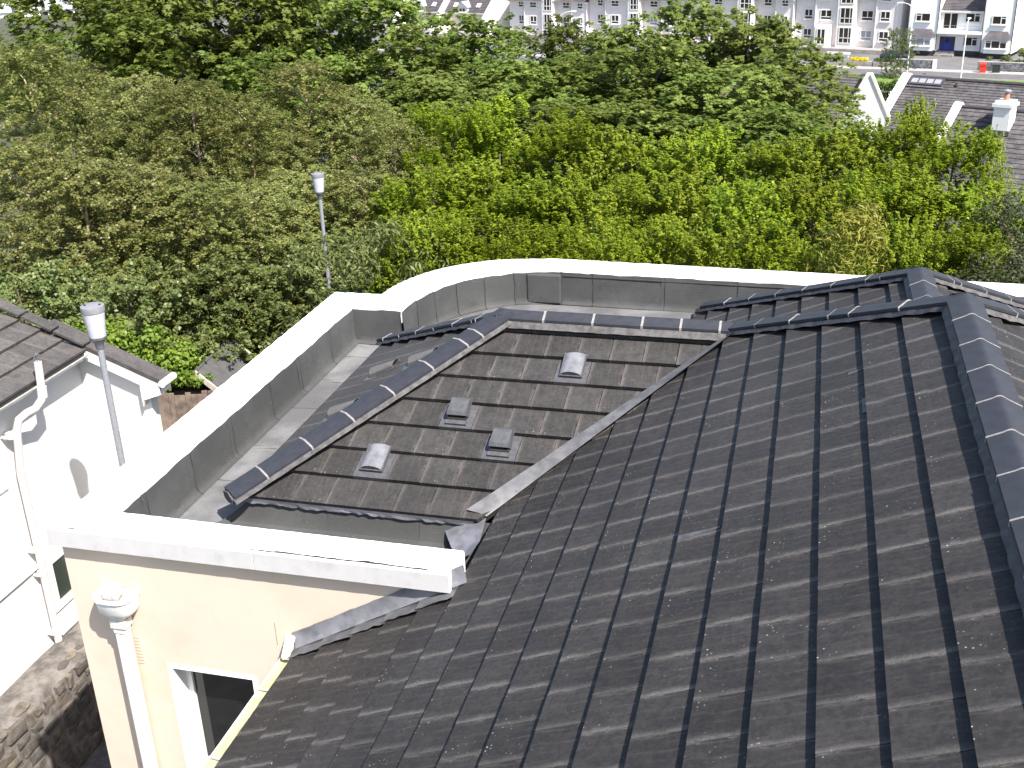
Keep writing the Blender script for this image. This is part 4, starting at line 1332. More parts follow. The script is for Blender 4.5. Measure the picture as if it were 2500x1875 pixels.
MT['lf_laurel'] = leaf_mat('griselinia_leaf', (0.135, 0.205, 0.010), (0.375, 0.430, 0.036), (0.55, 0.57, 0.11), 0.50, 0.12, 0.45, 0.35)
MT['lf_cherry'] = leaf_mat('cherry_leaf', (0.085, 0.118, 0.028), (0.225, 0.245, 0.085), (0.36, 0.29, 0.10), 0.38, 0.05, 0.45)
MT['lf_ivy'] = leaf_mat('creeper_leaf', (0.090, 0.145, 0.015), (0.225, 0.275, 0.042), (0.42, 0.36, 0.05), 0.38, 0.08, 0.45)
MT['lf_gold'] = leaf_mat('golden_leaf', (0.110, 0.140, 0.015), (0.270, 0.240, 0.035), (0.42, 0.30, 0.06), 0.28, 0.12, 0.5)
MT['lf_dark'] = leaf_mat('dark_shrub_leaf', (0.035, 0.055, 0.018), (0.090, 0.090, 0.045), (0.20, 0.10, 0.07), 0.2, 0.2, 0.5)
MT['lf_hedge'] = leaf_mat('hedge_leaf', (0.055, 0.095, 0.012), (0.120, 0.165, 0.030), (0.2, 0.2, 0.05), 0.25, 0.05, 0.5)
MT['lf_yellow'] = leaf_mat('yellow_flower', (0.55, 0.42, 0.01), (0.75, 0.55, 0.01), (0.8, 0.6, 0.02), 0.2, 0.1, 0.6)
MT['lf_red'] = leaf_mat('red_flower', (0.55, 0.06, 0.02), (0.65, 0.12, 0.03), (0.7, 0.2, 0.05), 0.2, 0.1, 0.6)

OVAL = np.array([(-.5, 0, 0), (-.1, -.5, .10), (.5, 0, -.05), (-.1, .5, .10)])
LOBED = np.array([(-.45, 0, 0), (-.32, -.46, .02), (-.02, -.20, .05), (.16, -.44, -.04), (.26, -.14, .03), (.55, 0, -.12), (.26, .14, .03), (.16, .44, -.04), (-.02, .20, .05), (-.32, .46, .02)])
def leaf_mesh(name, P, Nrm, Tan, size, width, shape, tint, mat):
    n = len(P); k = len(shape)
    Nrm = Nrm / np.linalg.norm(Nrm, axis=1, keepdims=True)
    Tan = Tan - Nrm * np.sum(Tan * Nrm, axis=1, keepdims=True)
    Tan = Tan / (np.linalg.norm(Tan, axis=1, keepdims=True) + 1e-9)
    Bi = np.cross(Nrm, Tan)
    sz = size[:, None, None]
    V = P[:, None, :] + sz * (shape[None, :, 0, None] * Tan[:, None, :] + shape[None, :, 1, None] * width * Bi[:, None, :] + shape[None, :, 2, None] * Nrm[:, None, :])
    V = V.reshape(-1, 3).astype(np.float32)
    me = bpy.data.meshes.new(name)
    me.vertices.add(n * k); me.vertices.foreach_set('co', V.ravel())
    me.loops.add(n * k); me.loops.foreach_set('vertex_index', np.arange(n * k, dtype=np.int32))
    me.polygons.add(n)
    me.polygons.foreach_set('loop_start', np.arange(0, n * k, k, dtype=np.int32))
    me.polygons.foreach_set('loop_total', np.full(n, k, dtype=np.int32))
    me.update(calc_edges=True)
    at_ = me.attributes.new('tint', 'FLOAT', 'FACE')
    at_.data.foreach_set('value', tint.astype(np.float32))
    me.materials.append(MT[mat])
    return me
def rdir(n, r):
    d = r.normal(size=(n, 3)); return d / np.linalg.norm(d, axis=1, keepdims=True)
def leaves_on(cl, rad, nleaf, L, r, squash=0.8, upb=0.45, droop=0.0, upright=0.0, lowcut=-0.6):
    cl = np.asarray(cl); rad = np.asarray(rad)
    w = rad ** 2; cnt = np.maximum(8, (nleaf * w / w.sum())).astype(int)
    idx = np.repeat(np.arange(len(cl)), cnt); n = len(idx)
    d = rdir(n, r)
    flip = d[:, 2] < lowcut
    d[flip, 2] *= -1
    rr = rad[idx] * (0.45 + 0.55 * r.random(n) ** 0.45) * (1 + 0.16 * r.normal(size=n))
    P = cl[idx] + d * rr[:, None] * np.array([1, 1, squash])
    Nn = d * 0.75 + np.array([0, 0, upb]) + rdir(n, r) * 0.6
    Tn = rdir(n, r) + np.array([0, 0, -droop]) + np.array([0, 0, upright]) + d * 0.4
    ct = r.random(len(cl))
    tint = np.clip(0.55 * r.random(n) + 0.45 * ct[idx], 0, 1)
    size = L * (0.7 + 0.6 * r.random(n))
    return P, Nn, Tn, size, tint
def crown_clumps(seed, R, H, zlo, ncl, clr, prof, inner=0.15):
    r = np.random.default_rng(seed)
    C_ = []; S_ = []
    for i in range(ncl):
        t = (i + r.random()) / ncl
        e = prof(t) * R
        a = r.random() * 6.283
        q = math.sqrt(r.uniform(inner, 1.0)) * max(0, e - clr * 0.55)
        z = zlo + (H - zlo - clr * 0.6) * t
        C_.append((q * math.cos(a) + 0.15 * R * math.sin(seed + 2.6 * t), q * math.sin(a) + 0.12 * R * math.cos(seed * 1.7 + 3 * t), z)); S_.append(clr * r.uniform(0.65, 1.35))
    return np.array(C_), np.array(S_), r
def trunk_mesh(name, H, zlo, C_, r0, mat, r, nb=10):
    m = MB()
    top = H * 0.86
    pts = [(0.1 * math.sin(z * 0.7), 0.1 * math.cos(z * 0.9) - 0.1, z) for z in np.linspace(-0.3, top, 8)]
    m.tube(pts, list(np.linspace(r0, r0 * 0.25, 8)), 7)
    order = r.permutation(len(C_))[:nb]
    for i in order:
        c = Vector(C_[i]); z0 = max(0.4, min(top, c.z - 0.5 - 0.5 * math.hypot(c.x, c.y)))
        p0 = Vector((0.1 * math.sin(z0 * 0.7), 0.1 * math.cos(z0 * 0.9) - 0.1, z0))
        mid = p0.lerp(c, 0.5) + Vector((0, 0, 0.12 * (c - p0).length))
        m.tube([p0, mid, c], [r0 * 0.38, r0 * 0.24, r0 * 0.08], 5)
    return m.mesh(name, mat, smooth=True)

def sp_birch(t): return max(0.2, math.sin(math.pi * min(1, 0.14 + 0.84 * t)) ** 0.8)
def sp_syc(t): return max(0.3, math.sin(math.pi * min(0.97, 0.18 + 0.72 * t)) ** 0.6)
def sp_lau(t): return max(0.25, 1 - max(0, t - 0.5) ** 1.5 * 1.6) * (0.8 + 0.2 * min(1, t * 3))
def envelope(seed, R, prof):
    """lumpy crown outline: radius as a function of height share and angle"""
    q = np.random.default_rng(seed + 900).uniform(0, 6.283, 8)
    def f(t, a):
        w = 1 + 0.16 * np.sin(2 * a + q[0] + 3 * t) + 0.13 * np.sin(3 * a + q[1] - 5 * t) + 0.10 * np.sin(5 * a + q[2] + 9 * t) + 0.08 * np.sin(13 * t + q[3])
        return R * np.array([prof(x) for x in np.atleast_1d(t)]) * w
    return f
def sprays(start, dirv, length, droop, spread, per, L, r, upb, tang, taper=0.5):
    n0 = len(start); idx = np.repeat(np.arange(n0), per); n = len(idx)
    t = r.random(n) ** 0.85
    d = dirv[idx]
    P = start[idx] + d * (t * length[idx])[:, None] + np.array([0, 0, -1.0]) * (droop * t ** 2 * length[idx])[:, None]
    P = P + rdir(n, r) * (spread * (1 - taper * t) * r.random(n) ** 0.5)[:, None]
    Nn = np.array([0, 0, upb]) + rdir(n, r) * 0.62 + d * 0.25 + np.array([0.22, -0.16, 0.0])
    Tn = d * tang + rdir(n, r) * 0.8 + np.array([0, 0, -droop * 1.2])
    ct = r.random(n0)
    tint = np.clip(0.6 * r.random(n) + 0.4 * ct[idx], 0, 1)
    return P, Nn, Tn, L * (0.7 + 0.6 * r.random(n)), tint
KIND = {}
def add_kind(kind, seeds, R, H, zlo, prof, ns, per, L, width, shape, mat, bark, tr, length, droop, spread, out, up, upb, tang, lobes=0, lobr=0.6, surf=0.55, jit=0.45, nb=14):
    KIND[kind] = dict(R=R, H=H, var=[])
    for s_ in seeds:
        r = np.random.default_rng(s_)
        env = envelope(s_, R, prof)
        if lobes:
            t = (np.arange(lobes) + r.random(lobes)) / lobes; a = r.random(lobes) * 6.283
            q = np.sqrt(r.uniform(0.1, 1, lobes)) * np.maximum(0.05, env(t, a) - lobr * 0.7)
            c = np.stack([q * np.cos(a), q * np.sin(a), zlo + (H - zlo - lobr * 0.9) * t], 1)
            k = r.integers(0, lobes, ns); dd = rdir(ns, r); dd[:, 2] = np.abs(dd[:, 2]) * 1.0 - 0.35 * (r.random(ns) < 0.4)
            dd /= np.linalg.norm(dd, axis=1, keepdims=True)
            st = c[k] + dd * (lobr * r.uniform(0.55, 1.15, ns) * r.uniform(0.7, 1.2, lobes)[k])[:, None] * np.array([1, 1, 1.15])
            outv = dd
            hubs = c
        else:
            t = r.random(ns); a = r.random(ns) * 6.283
            q = (r.random(ns) ** surf) * env(t, a)
            st = np.stack([q * np.cos(a), q * np.sin(a), zlo + (H - zlo - 0.4) * t], 1)
            outv = np.stack([np.cos(a), np.sin(a), np.zeros(ns)], 1)
            hubs = st[r.permutation(ns)[:60]]
        dv = outv * out + np.array([0, 0, up]) + rdir(ns, r) * jit
        dv /= np.linalg.norm(dv, axis=1, keepdims=True)
        ln = length * r.uniform(0.6, 1.4, ns)
        P, Nn, Tn, size, tint = sprays(st, dv, ln, droop, spread, per, L, r, upb, tang)
        cm = leaf_mesh('crown', P, Nn, Tn, size, width, shape, tint, mat)
        KIND[kind]['var'].append((cm, trunk_mesh('trunk', H, zlo, hubs, tr, bark, r, nb)))
add_kind('birch', (1, 2, 3, 4, 5), 2.3, 9.0, 0.8, sp_birch, 600, 56, 0.086, 0.72, OVAL, 'lf_birch', 'birchbark', 0.085, 0.75, 0.55, 0.17, 0.6, 0.55, 0.45, 0.5, surf=0.5, nb=22)
add_kind('scrub', (21, 22, 23), 1.6, 4.0, 0.1, sp_syc, 330, 46, 0.085, 0.75, OVAL, 'lf_scrub', 'bark', 0.06, 0.55, 0.35, 0.15, 0.6, 0.5, 0.5, 0.5, surf=0.45)
add_kind('sycamore', (31, 32, 33, 34), 3.4, 11.0, 2.0, sp_syc, 580, 25, 0.225, 1.0, LOBED, 'lf_syc', 'bark', 0.17, 0.95, 0.55, 0.30, 1.0, 0.25, 0.75, 0.5, lobes=24, lobr=1.22, nb=20)
add_kind('laurel', (41, 42, 43, 44), 1.9, 6.0, 0.2, sp_lau, 640, 40, 0.108, 0.52, OVAL, 'lf_laurel', 'bark', 0.07, 0.46, 0.0, 0.11, 0.55, 1.0, 0.65, 0.9, lobes=34, lobr=0.52, jit=0.3)
rt = random.Random(11)
ORD = ['first', 'second', 'third', 'fourth', 'fifth', 'sixth', 'seventh', 'eighth', 'ninth', 'tenth', 'eleventh', 'twelfth']
def plant(kind, name, x, y, ztop, r, label, cat, group, vi=None, hs=1.0):
    K = KIND[kind]
    g = hT(x, y) - 0.1
    e = empty(name, (x, y, g), label=label, cat=cat, group=group)
    vi = rt.randrange(len(K['var'])) if vi is None else vi
    sc = Matrix.Diagonal((r / K['R'], r / K['R'], (ztop - g) / K['H'], 1))
    rot = Matrix.Rotation(rt.uniform(0, 6.283), 4, 'Z')
    link('trunk', K['var'][vi][1], e, sc @ rot)
    link('crown', K['var'][vi][0], e, sc @ rot)
    return e
def rows(lst, splits, kind, name, cat, group, phrases, r_mul=1.0):
    a = 0
    for cut, ph in zip(splits, phrases):
        row = sorted(lst[a:cut], key=lambda t: t[0] / t[1])
        for i, (x, y, zt, r) in enumerate(row):
            plant(kind, name, x, y, zt, r * r_mul, ph.format(ORD[i]), cat, group, vi=i % len(KIND[kind]['var']))
        a = cut
rows(BIRCH, (8, 15), 'birch', 'birch_tree', 'tree', 'birches of the left wood',
     ('olive fine-leaved birch, {} from the left in the upper row', 'olive fine-leaved birch, {} from the left in the lower row'), 1.1)
rows(LOWB, (7,), 'scrub', 'scrub_tree', 'tree', 'scrub along the foot of the left wood', ('low small-leaved scrub at the foot of the wood, {} from the left',), 1.1)
rows(SYC, (5, 12, 18, 23), 'sycamore', 'sycamore_tree', 'tree', 'sycamores behind the hedge',
     ('tall dark sycamore above the left wood, {} from the left', 'broad-leaved sycamore below the apartment block, {} from the left of the left group',
      'broad-leaved sycamore below the apartments, {} from the left of the right group', 'lower sycamore right behind the bright hedge, {} from the left'), 1.0)
rows(LAUREL, (12, 23, 33), 'laurel', 'hedge_tree', 'tree', 'bright green hedge trees behind the flat roof',
     ('bright yellow-green hedge tree, {} from the left in the top row', 'bright yellow-green hedge tree, {} from the left in the middle row', 'bright yellow-green hedge tree, {} from the left just over the back coping'), 1.12)

def bush(name, x, y, z, cl, rad, nleaf, L, width, shape, mat, label, cat, seed, stems=None, **kw):
    r = np.random.default_rng(seed)
    P, Nn, Tn, size, tint = leaves_on(cl, rad, nleaf, L, r, **kw)
    e = empty(name, (x, y, z), label=label, cat=cat)
    link('crown', leaf_mesh('crown', P, Nn, Tn, size, width, shape, tint, mat), e)
    m = MB()
    for i in range(min(len(cl), 9)):
        c = Vector(cl[i]); m.tube([(c.x * 0.2, c.y * 0.2, -0.2), (c.x * 0.6, c.y * 0.6, c.z * 0.6), tuple(c)], [0.045, 0.03, 0.01], 5)
    m.ob('trunk', 'bark', e)
    return e
def ball(n, R, H, clr, seed, zlo=0.3):
    C_, S_, r = crown_clumps(seed, R, H, zlo, n, clr, sp_syc)
    return C_, S_
C_, S_ = ball(44, 2.0, 4.5, 0.5, 61)
bush('cherry_tree', -9.5, 22.4, 0, C_, S_, 7500, 0.16, 0.30, OVAL, 'lf_cherry', 'narrow-leaved tree beside the curved end of the coping', 'tree', 61, droop=1.1, upb=0.3)
C_, S_ = ball(30, 1.05, 4.6, 0.36, 62)
bush('golden_shrub', 0.85, 24.6, 0.2, C_, S_, 6500, 0.17, 0.18, OVAL, 'lf_gold', 'golden feathery shrub in front of the green hedge', 'shrub', 62, squash=1.2, upright=0.9)
C_, S_ = ball(34, 1.7, 4.2, 0.5, 63)
bush('dark_shrub', 4.9, 28.6, 0, C_, S_, 10000, 0.09, 0.6, OVAL, 'lf_dark', 'dull dark shrub at the right edge, the higher one', 'shrub', 63)
C_, S_ = ball(30, 1.4, 4.1, 0.45, 64)
bush('dark_shrub', 4.35, 24.6, 0, C_, S_, 9000, 0.085, 0.6, OVAL, 'lf_dark', 'reddish dark shrub low at the right edge over the white coping', 'shrub', 64)
# creeper over fence and shed
rr_ = np.random.default_rng(70)
cl = []; rd_ = []
for i in range(130):
    t = rr_.random()
    px = -16.0 + 2.75 * t; py = 19.5 + 1.2 * t + rr_.uniform(-0.25, 0.55)
    pz = rr_.uniform(1.0, 2.6 - 0.4 * abs(t - 0.4)) if t < 0.8 else rr_.uniform(1.2, 1.9)
    cl.append((px + 14, py - 20.3, pz)); rd_.append(rr_.uniform(0.18, 0.34))
for i in range(12):
    t = rr_.uniform(0.85, 1.08); p = r0.lerp(r1, t)
    cl.append((p.x + 14 - rr_.uniform(0.05, 0.7), p.y - 20.3, p.z + rr_.uniform(-0.15, 0.25))); rd_.append(rr_.uniform(0.15, 0.28))
for i in range(16):
    t = rr_.random(); cl.append((0.55 + 0.75 * t, 0.1 + 0.25 * t, rr_.uniform(1.22, 1.5 - 0.1 * t))); rd_.append(rr_.uniform(0.12, 0.2))
for i in range(6):
    p = r1 + dR * rr_.random(); cl.append((p.x + 14, p.y - 20.15, p.z - 0.1)); rd_.append(0.12)
bush('creeper', -14, 20.3, 0, np.array(cl), np.array(rd_), 15000, 0.095, 0.85, OVAL, 'lf_ivy', 'bright green creeper spilling over the fence and shed', 'creeper', 70, squash=0.8, droop=0.8, upb=0.4)
C_, S_ = ball(6, 0.35, 0.8, 0.16, 71, 0.3)
bush('flowering_weed', -17.2, 19.9, 1.9, C_, S_, 500, 0.07, 0.7, OVAL, 'lf_yellow', 'yellow flowering weed above the white house roof', 'plant', 71)
C_, S_ = ball(5, 0.22, 0.5, 0.1, 72, 0.2)
bush('flowering_plant', -6.0, 21.8, 3.0, C_, S_, 160, 0.06, 0.6, OVAL, 'lf_red', 'small red flowers peeping over the curved coping', 'plant', 72)

FAR = [(-62, 66, 1.6), (-56, 75, 0.8), (-52, 84, 0.4), (-70, 78, 0.4), (-60, 92, -0.6), (-76, 92, -0.6), (-68, 104, -1.4), (-84, 108, -1.6), (-54, 100, -1.2), (-92, 124, -2.2), (-76, 124, -2.2)]
for i, (x, y, zt) in enumerate(FAR):
    plant('sycamore', 'far_tree', x, y, zt, 4.6, 'dark far tree below the pale sheds, %s from the left' % ORD[sorted(range(len(FAR)), key=lambda k: FAR[k][0] / FAR[k][1]).index(i)], 'tree', 'far trees at the upper left', vi=i % 4)
# ------------------------------------------------------------------ far buildings
UP = Vector((0, 0, 1))
class Fr:
    """local frame: s right, d toward the viewer, z up"""
    def __init__(s, O, e):
        s.O = Vector((O[0], O[1], 0)); s.e = Vector((e[0], e[1], 0)).normalized()
        s.i = UP.cross(s.e)            # inward
    def p(s, a, d, z): return s.O + s.e * a - s.i * d + UP * z
    def box(s, m, a0, a1, d0, d1, z0, z1, mi=0):
        v = [s.p(a, d, z) for a in (a0, a1) for d in (d1, d0) for z in (z0, z1)]
        m.add(v, [(0, 1, 3, 2), (4, 6, 7, 5), (0, 4, 5, 1), (2, 3, 7, 6), (0, 2, 6, 4), (1, 5, 7, 3)], mi)
        return m
    def mat(s, a, d, z): return frame(s.p(a, d, z), s.e, s.i, UP)
MT['apt'] = paint_mat('pale_pebbledash', (0.74, 0.68, 0.665), (0.64, 0.57, 0.55), 0.4, 0.35, 0.95)
MT['terr'] = paint_mat('terrace_cream', (0.78, 0.68, 0.55), (0.56, 0.46, 0.36), 0.35, 0.4, 0.95)
MT['terrw'] = paint_mat('terrace_white', (0.80, 0.76, 0.70), (0.66, 0.60, 0.53), 0.35, 0.4, 0.95)
MT['farwhite'] = paint_mat('far_white_render', (0.86, 0.845, 0.82), (0.74, 0.71, 0.67), 0.2, 0.4, 0.95)
MT['slate'] = plain('roof_slate', (0.085, 0.075, 0.08), 0.7, 0.25, 1.5, 0.3, bscale=4)
MT['greyroof'] = plain('pale_metal_roof', (0.36, 0.37, 0.40), 0.5, 0.1, 0.4)
MT['aptdark'] = plain('dark_plinth', (0.05, 0.045, 0.05), 0.8, 0.2)
MT['stonewallm'] = plain('field_stone', (0.16, 0.16, 0.17), 0.95, 0.6, 2.5, 0.6, bscale=6)
MT['planter'] = plain('planter_boards', (0.30, 0.27, 0.25), 0.9, 0.25, 3)
MT['bluedoor'] = plain('blue_door_paint', (0.015, 0.035, 0.24), 0.4, 0.1)
MT['red'] = plain('red_paint', (0.55, 0.035, 0.015), 0.4, 0.1)
MT['dgreen'] = plain('dark_green_box', (0.012, 0.022, 0.018), 0.5, 0.1)
MT['carblue'] = plain('car_paint_blue', (0.018, 0.026, 0.055), 0.2, 0.1, spec=0.8)
MT['tyre'] = plain('tyre', (0.015, 0.015, 0.015), 0.9, 0.1)
MT['rednose'] = plain('tail_light', (0.5, 0.01, 0.01), 0.3, 0.1)
MT['terracotta'] = plain('chimney_pot', (0.42, 0.20, 0.12), 0.8, 0.2)
WCACHE = {}
def window(fr, parent, a0, a1, zt, zb, d, style='two', pane='glassfar', sill=True):
    w = round(a1 - a0, 2); h = round(zt - zb, 2)
    key = (w, h, style, pane, sill)
    if key not in WCACHE:
        m = MB(); t = 0.09; o = 0.05
        m.box(0, t, -o, 0.02, 0, h); m.box(w - t, w, -o, 0.02, 0, h); m.box(t, w - t, -o, 0.02, h - t, h); m.box(t, w - t, -o, 0.02, 0, t)
        if style == 'two':
            m.box(w / 2 - 0.045, w / 2 + 0.045, -o, 0.02, h * 0.32, h - t); m.box(t, w - t, -o, 0.02, h * 0.27, h * 0.32 + 0.03)
        elif style == 'left':
            m.box(w * 0.36, w * 0.36 + 0.09, -o, 0.02, t, h - t); m.box(t, w * 0.36, -o, 0.02, h * 0.68, h * 0.68 + 0.08)
        elif style == 'right':
            m.box(w * 0.60, w * 0.60 + 0.09, -o, 0.02, t, h - t); m.box(w * 0.60 + 0.09, w - t, -o, 0.02, h * 0.68, h * 0.68 + 0.08)
        elif style == 'bay':
            for q in (0.26, 0.66): m.box(w * q, w * q + 0.09, -o, 0.02, t, h - t)
            m.box(t, w * 0.26, -o, 0.02, h * 0.72, h * 0.72 + 0.07); m.box(w * 0.66 + 0.09, w - t, -o, 0.02, h * 0.72, h * 0.72 + 0.07)
        elif style == 'door':
            m.box(w / 2 - 0.06, w / 2 + 0.06, -o, 0.02, t, h - t)
        elif style == 'stair':
            for q in (0.36, 0.74): m.box(w * q, w * q + 0.07, -o, 0.02, t, h - t)
            m.box(t, w - t, -o, 0.02, h * 0.32, h * 0.32 + 0.08)
        if sill: m.box(-0.08, w + 0.08, -0.16, 0.02, -0.09, 0.0)
        g_ = MB(); g_.box(0.05, w - 0.05, -0.012, -0.004, 0.05, h - 0.05)
        WCACHE[key] = (m.mesh('window', 'upvc'), g_.mesh('pane', pane))
    wo_ = link('window', WCACHE[key][0], parent, fr.mat(a0, d, zb))
    link('pane', WCACHE[key][1], wo_)
    return wo_
def stepped(fr_pt, A, S, N, a0, a1, n, g_, mat, parent, name='roof', th=0.05, rowdrop=0.05):
    """roof slab of n stepped tile courses going up the slope from the eave"""
    m = MB()
    for i in range(n):
        b0_ = fr_pt + S * (i * g_); b1_ = fr_pt + S * ((i + 1) * g_ + 0.03)
        v = [b0_ + A * a0 + N * 0, b0_ + A * a1, b1_ + A * a1 - N * rowdrop, b1_ + A * a0 - N * rowdrop]
        m.prism(v[::-1], N * -th)
    return m.ob(name, mat, parent, kind='stuff')

# apartment blocks -----------------------------------------------------------
FA = Fr((5.87, 149.11), (0.933, -0.359))
APT = [
 ('right', -9.3, 4.18, -2.65, ((-8.14, -7.05), (-5.89, -4.42), (-0.85, 0.61), (1.61, 2.82)), (-3.25, -1.64), (-6.54, 1.09), 'tall pale apartment block next to the white house with the blue door'),
 ('mid', -23.8, -9.36, -3.53, ((-22.6, -21.6), (-20.4, -19.2), (-13.62, -12.54), (-11.05, -10.13)), (-16.6, -15.0), (-21.0, -11.8), 'pale apartment block second from the right'),
 ('midleft', -40.0, -23.86, -4.06, ((-38.6, -37.68), (-36.11, -34.85), (-30.23, -29.02), (-27.4, -26.4)), (-32.91, -31.57), (-37.02, -28.2), 'pale apartment block third from the right'),
 ('left', -53.9, -40.06, -4.53, ((-52.23, -51.34), (-49.9, -48.69), (-44.46, -43.27), (-41.69, -40.76)), (-47.22, -45.8), (-50.86, -42.67), 'leftmost pale apartment block beside the terraced houses')]
for nm, s0, s1, zt, wins, st, pipes, lab in APT:
    A_ = empty('apartment_block', FA.p((s0 + s1) / 2, 0, -7.3), label=lab, cat='building', group='pale apartment blocks')
    inv = A_.matrix_basis.inverted()
    A_.matrix_basis = Matrix.Identity(4)
    zb = -7.4; ze = zt + 1.87
    secs = [(s0, pipes[0], 0.0), (pipes[0], st[0] - 0.35, 0.45), (st[1] + 0.3, pipes[1], 0.0), (pipes[1], s1, 0.45)]
    for a, b2, d in secs:
        m = MB(); FA.box(m, a, b2, -9, d, zb, ze); m.ob('wall', 'apt', A_)
        m = MB(); FA.box(m, a - 0.02, b2 + 0.02, -0.3, d + 0.35, ze + 0.004, ze + 0.16); m.ob('eaves_gutter', 'upvc', A_)
    m = MB(); FA.box(m, st[0] - 0.35, st[1] + 0.3, -9, 0.85, zb, ze + 0.8); m.ob('wall', 'terrw', A_)
    # pitched roof behind the eaves
    m = MB()
    q = [FA.p(s0, 0.9, ze + 0.17), FA.p(s1, 0.9, ze + 0.17), FA.p(s1, -4.5, ze + 4.2), FA.p(s0, -4.5, ze + 4.2), FA.p(s0, -9.4, ze + 0.17), FA.p(s1, -9.4, ze + 0.17)]
    m.add(q, [(0, 1, 2, 3), (3, 2, 5, 4), (0, 3, 4), (1, 5, 2), (0, 4, 5, 1)])
    m.ob('roof', 'slate', A_)
    for wi, (a, b2) in enumerate(wins):
        d = 0.45 if wi in (1, 3) else 0.0
        for r_ in (0, 1, 2):
            z1_ = zt - 2.33 * (r_ - 0)
            if z1_ - 1.2 < zb + 0.2: continue
            if nm == 'right' and wi == 1 and r_ == 1: continue
            window(FA, A_, a, b2, z1_, z1_ - 1.22, d + 0.012, 'two', 'glasspale' if (wi + r_ * 3 + int(-s0)) % 7 == 0 else 'glassfar')
        # dormer through the eaves
        m = MB(); FA.box(m, a - 0.25, b2 + 0.25, -1.6, d + 0.03, ze - 0.02, zt + 2.6); dm = m.ob('dormer', 'apt', A_)
        m = MB(); c = (a + b2) / 2
        m.prism([FA.p(a - 0.4, d + 0.2, zt + 2.6), FA.p(b2 + 0.4, d + 0.2, zt + 2.6), FA.p(c, d + 0.2, zt + 3.5)], FA.i * 2.2); m.ob('dormer_roof', 'slate', A_)
        window(FA, A_, a, b2, zt + 2.33, zt + 2.33 - 1.22, d + 0.045, 'two')
    for r_ in range(4):
        z1_ = zt + 0.35 + 2.33 - 2.33 * r_
        if z1_ - 1.9 < zb: z0_ = zb + 0.1
        else: z0_ = z1_ - 1.9
        if z1_ - z0_ > 0.8: window(FA, A_, st[0], st[1], z1_, z0_, 0.862, 'stair', sill=False)
    for ps in list(pipes) + [s1 - 0.1]:
        m = MB(); m.tube([FA.p(ps, 0.52, ze), FA.p(ps, 0.52, zb)], 0.055, 6); m.ob('downpipe', 'upvc', A_)
    if nm == 'right':
        m = MB(); FA.box(m, -6.26, -4.25, 0.46, 1.1, zb, -4.4); m.ob('porch', 'terrw', A_)
        window(FA, A_, -5.95, -4.85, -4.85, -6.75, 1.112, 'door', sill=False)
    m = MB(); FA.box(m, s0, s1, 0.0, 2.4, -7.55, -7.0); m.ob('plinth', 'planter', A_)

# white villa with blue door ----------------------------------------------------
FV = Fr((11.19, 147.0), (0.933, -0.359))
V_ = empty('white_villa', (0, 0, 0), label='white two-storey house with blue front door and balcony', cat='house')
for a, b2, d in ((-0.5, 2.95, 0.9), (8.0, 11.35, 0.9), (2.95, 8.0, 0.0)):
    m = MB(); FV.box(m, a, b2, -8, d, -6.95, -2.45 if d == 0 else 1.2); m.ob('wall', 'farwhite', V_)
    m = MB(); FV.box(m, a, b2, d, d + 0.03, -7.5, -6.9); m.ob('plinth', 'aptdark', V_)
for a, b2 in ((-0.5, 2.95), (8.0, 11.35)):
    c = (a + b2) / 2
    m = MB(); m.prism([FV.p(a, 0.9, 1.2), FV.p(b2, 0.9, 1.2), FV.p(c, 0.9, 3.0)], FV.i * 8.5); m.ob('gable', 'farwhite', V_)
m = MB()
sS = (-FV.i * -1 + UP * 0.75).normalized()
o_ = stepped(FV.p(2.98, 0.45, -2.42), FV.e, (FV.i + UP * 0.8).normalized(), (UP - FV.i * 0.8).normalized(), 0, 4.98, 16, 0.24, 'slate', V_)
m = MB(); FV.box(m, 2.98, 7.98, 0.42, 0.5, -2.62, -2.42); m.ob('gutter', 'upvc', V_)
m = MB(); FV.box(m, 2.97, 7.98, 0.0, 1.15, -4.95, -4.62); m.ob('balcony', 'farwhite', V_)
for k in range(9):
    m = MB(); m.tube([FV.p(3.1 + k * 0.6, 1.1, -4.62), FV.p(3.1 + k * 0.6, 1.1, -4.0)], 0.015, 5); m.ob('baluster', 'galv', V_)
m = MB(); m.tube([FV.p(3.0, 1.1, -4.0), FV.p(7.95, 1.1, -4.0)], 0.02, 5); m.ob('handrail', 'galv', V_)
window(FV, V_, 0.3, 2.01, -2.69, -3.67, 0.92, 'left')
window(FV, V_, 8.92, 10.49, -2.80, -3.77, 0.92, 'right')
window(FV, V_, 3.24, 4.94, -2.67, -4.5, 0.012, 'door', sill=False)
window(FV, V_, 5.71, 7.4, -2.66, -3.68, 0.012, 'right')
window(FV, V_, 5.75, 7.39, -5.3, -6.35, 0.012, 'right')
for a, pn_ in ((-0.05, 'glasspale'), (8.45, 'glassfar')):
    m = MB(); FV.box(m, a + 0.05, a + 2.65, 0.9, 1.5, -6.9, -5.3); m.ob('bay', 'farwhite', V_)
    window(FV, V_, a + 0.17, a + 2.54, -5.42, -6.36, 1.512, 'bay', pn_)
    m = MB()
    m.add([FV.p(a - 0.1, 1.7, -5.30), FV.p(a + 2.8, 1.7, -5.30), FV.p(a + 2.35, 0.9, -4.5), FV.p(a + 0.35, 0.9, -4.5), FV.p(a - 0.1, 0.9, -5.30), FV.p(a + 2.8, 0.9, -5.30)],
          [(0, 1, 2, 3), (0, 3, 4), (1, 5, 2), (0, 4, 5, 1)]); m.ob('bay_roof', 'slate', V_)
DR = empty('door'); DR.parent = V_
m = MB(); FV.box(m, 3.1, 4.85, 0.0, 0.03, -6.95, -5.36); m.ob('frame', 'aptdark', DR)
m = MB(); FV.box(m, 3.5, 4.45, 0.03, 0.08, -6.93, -5.45); m.ob('leaf', 'bluedoor', DR)
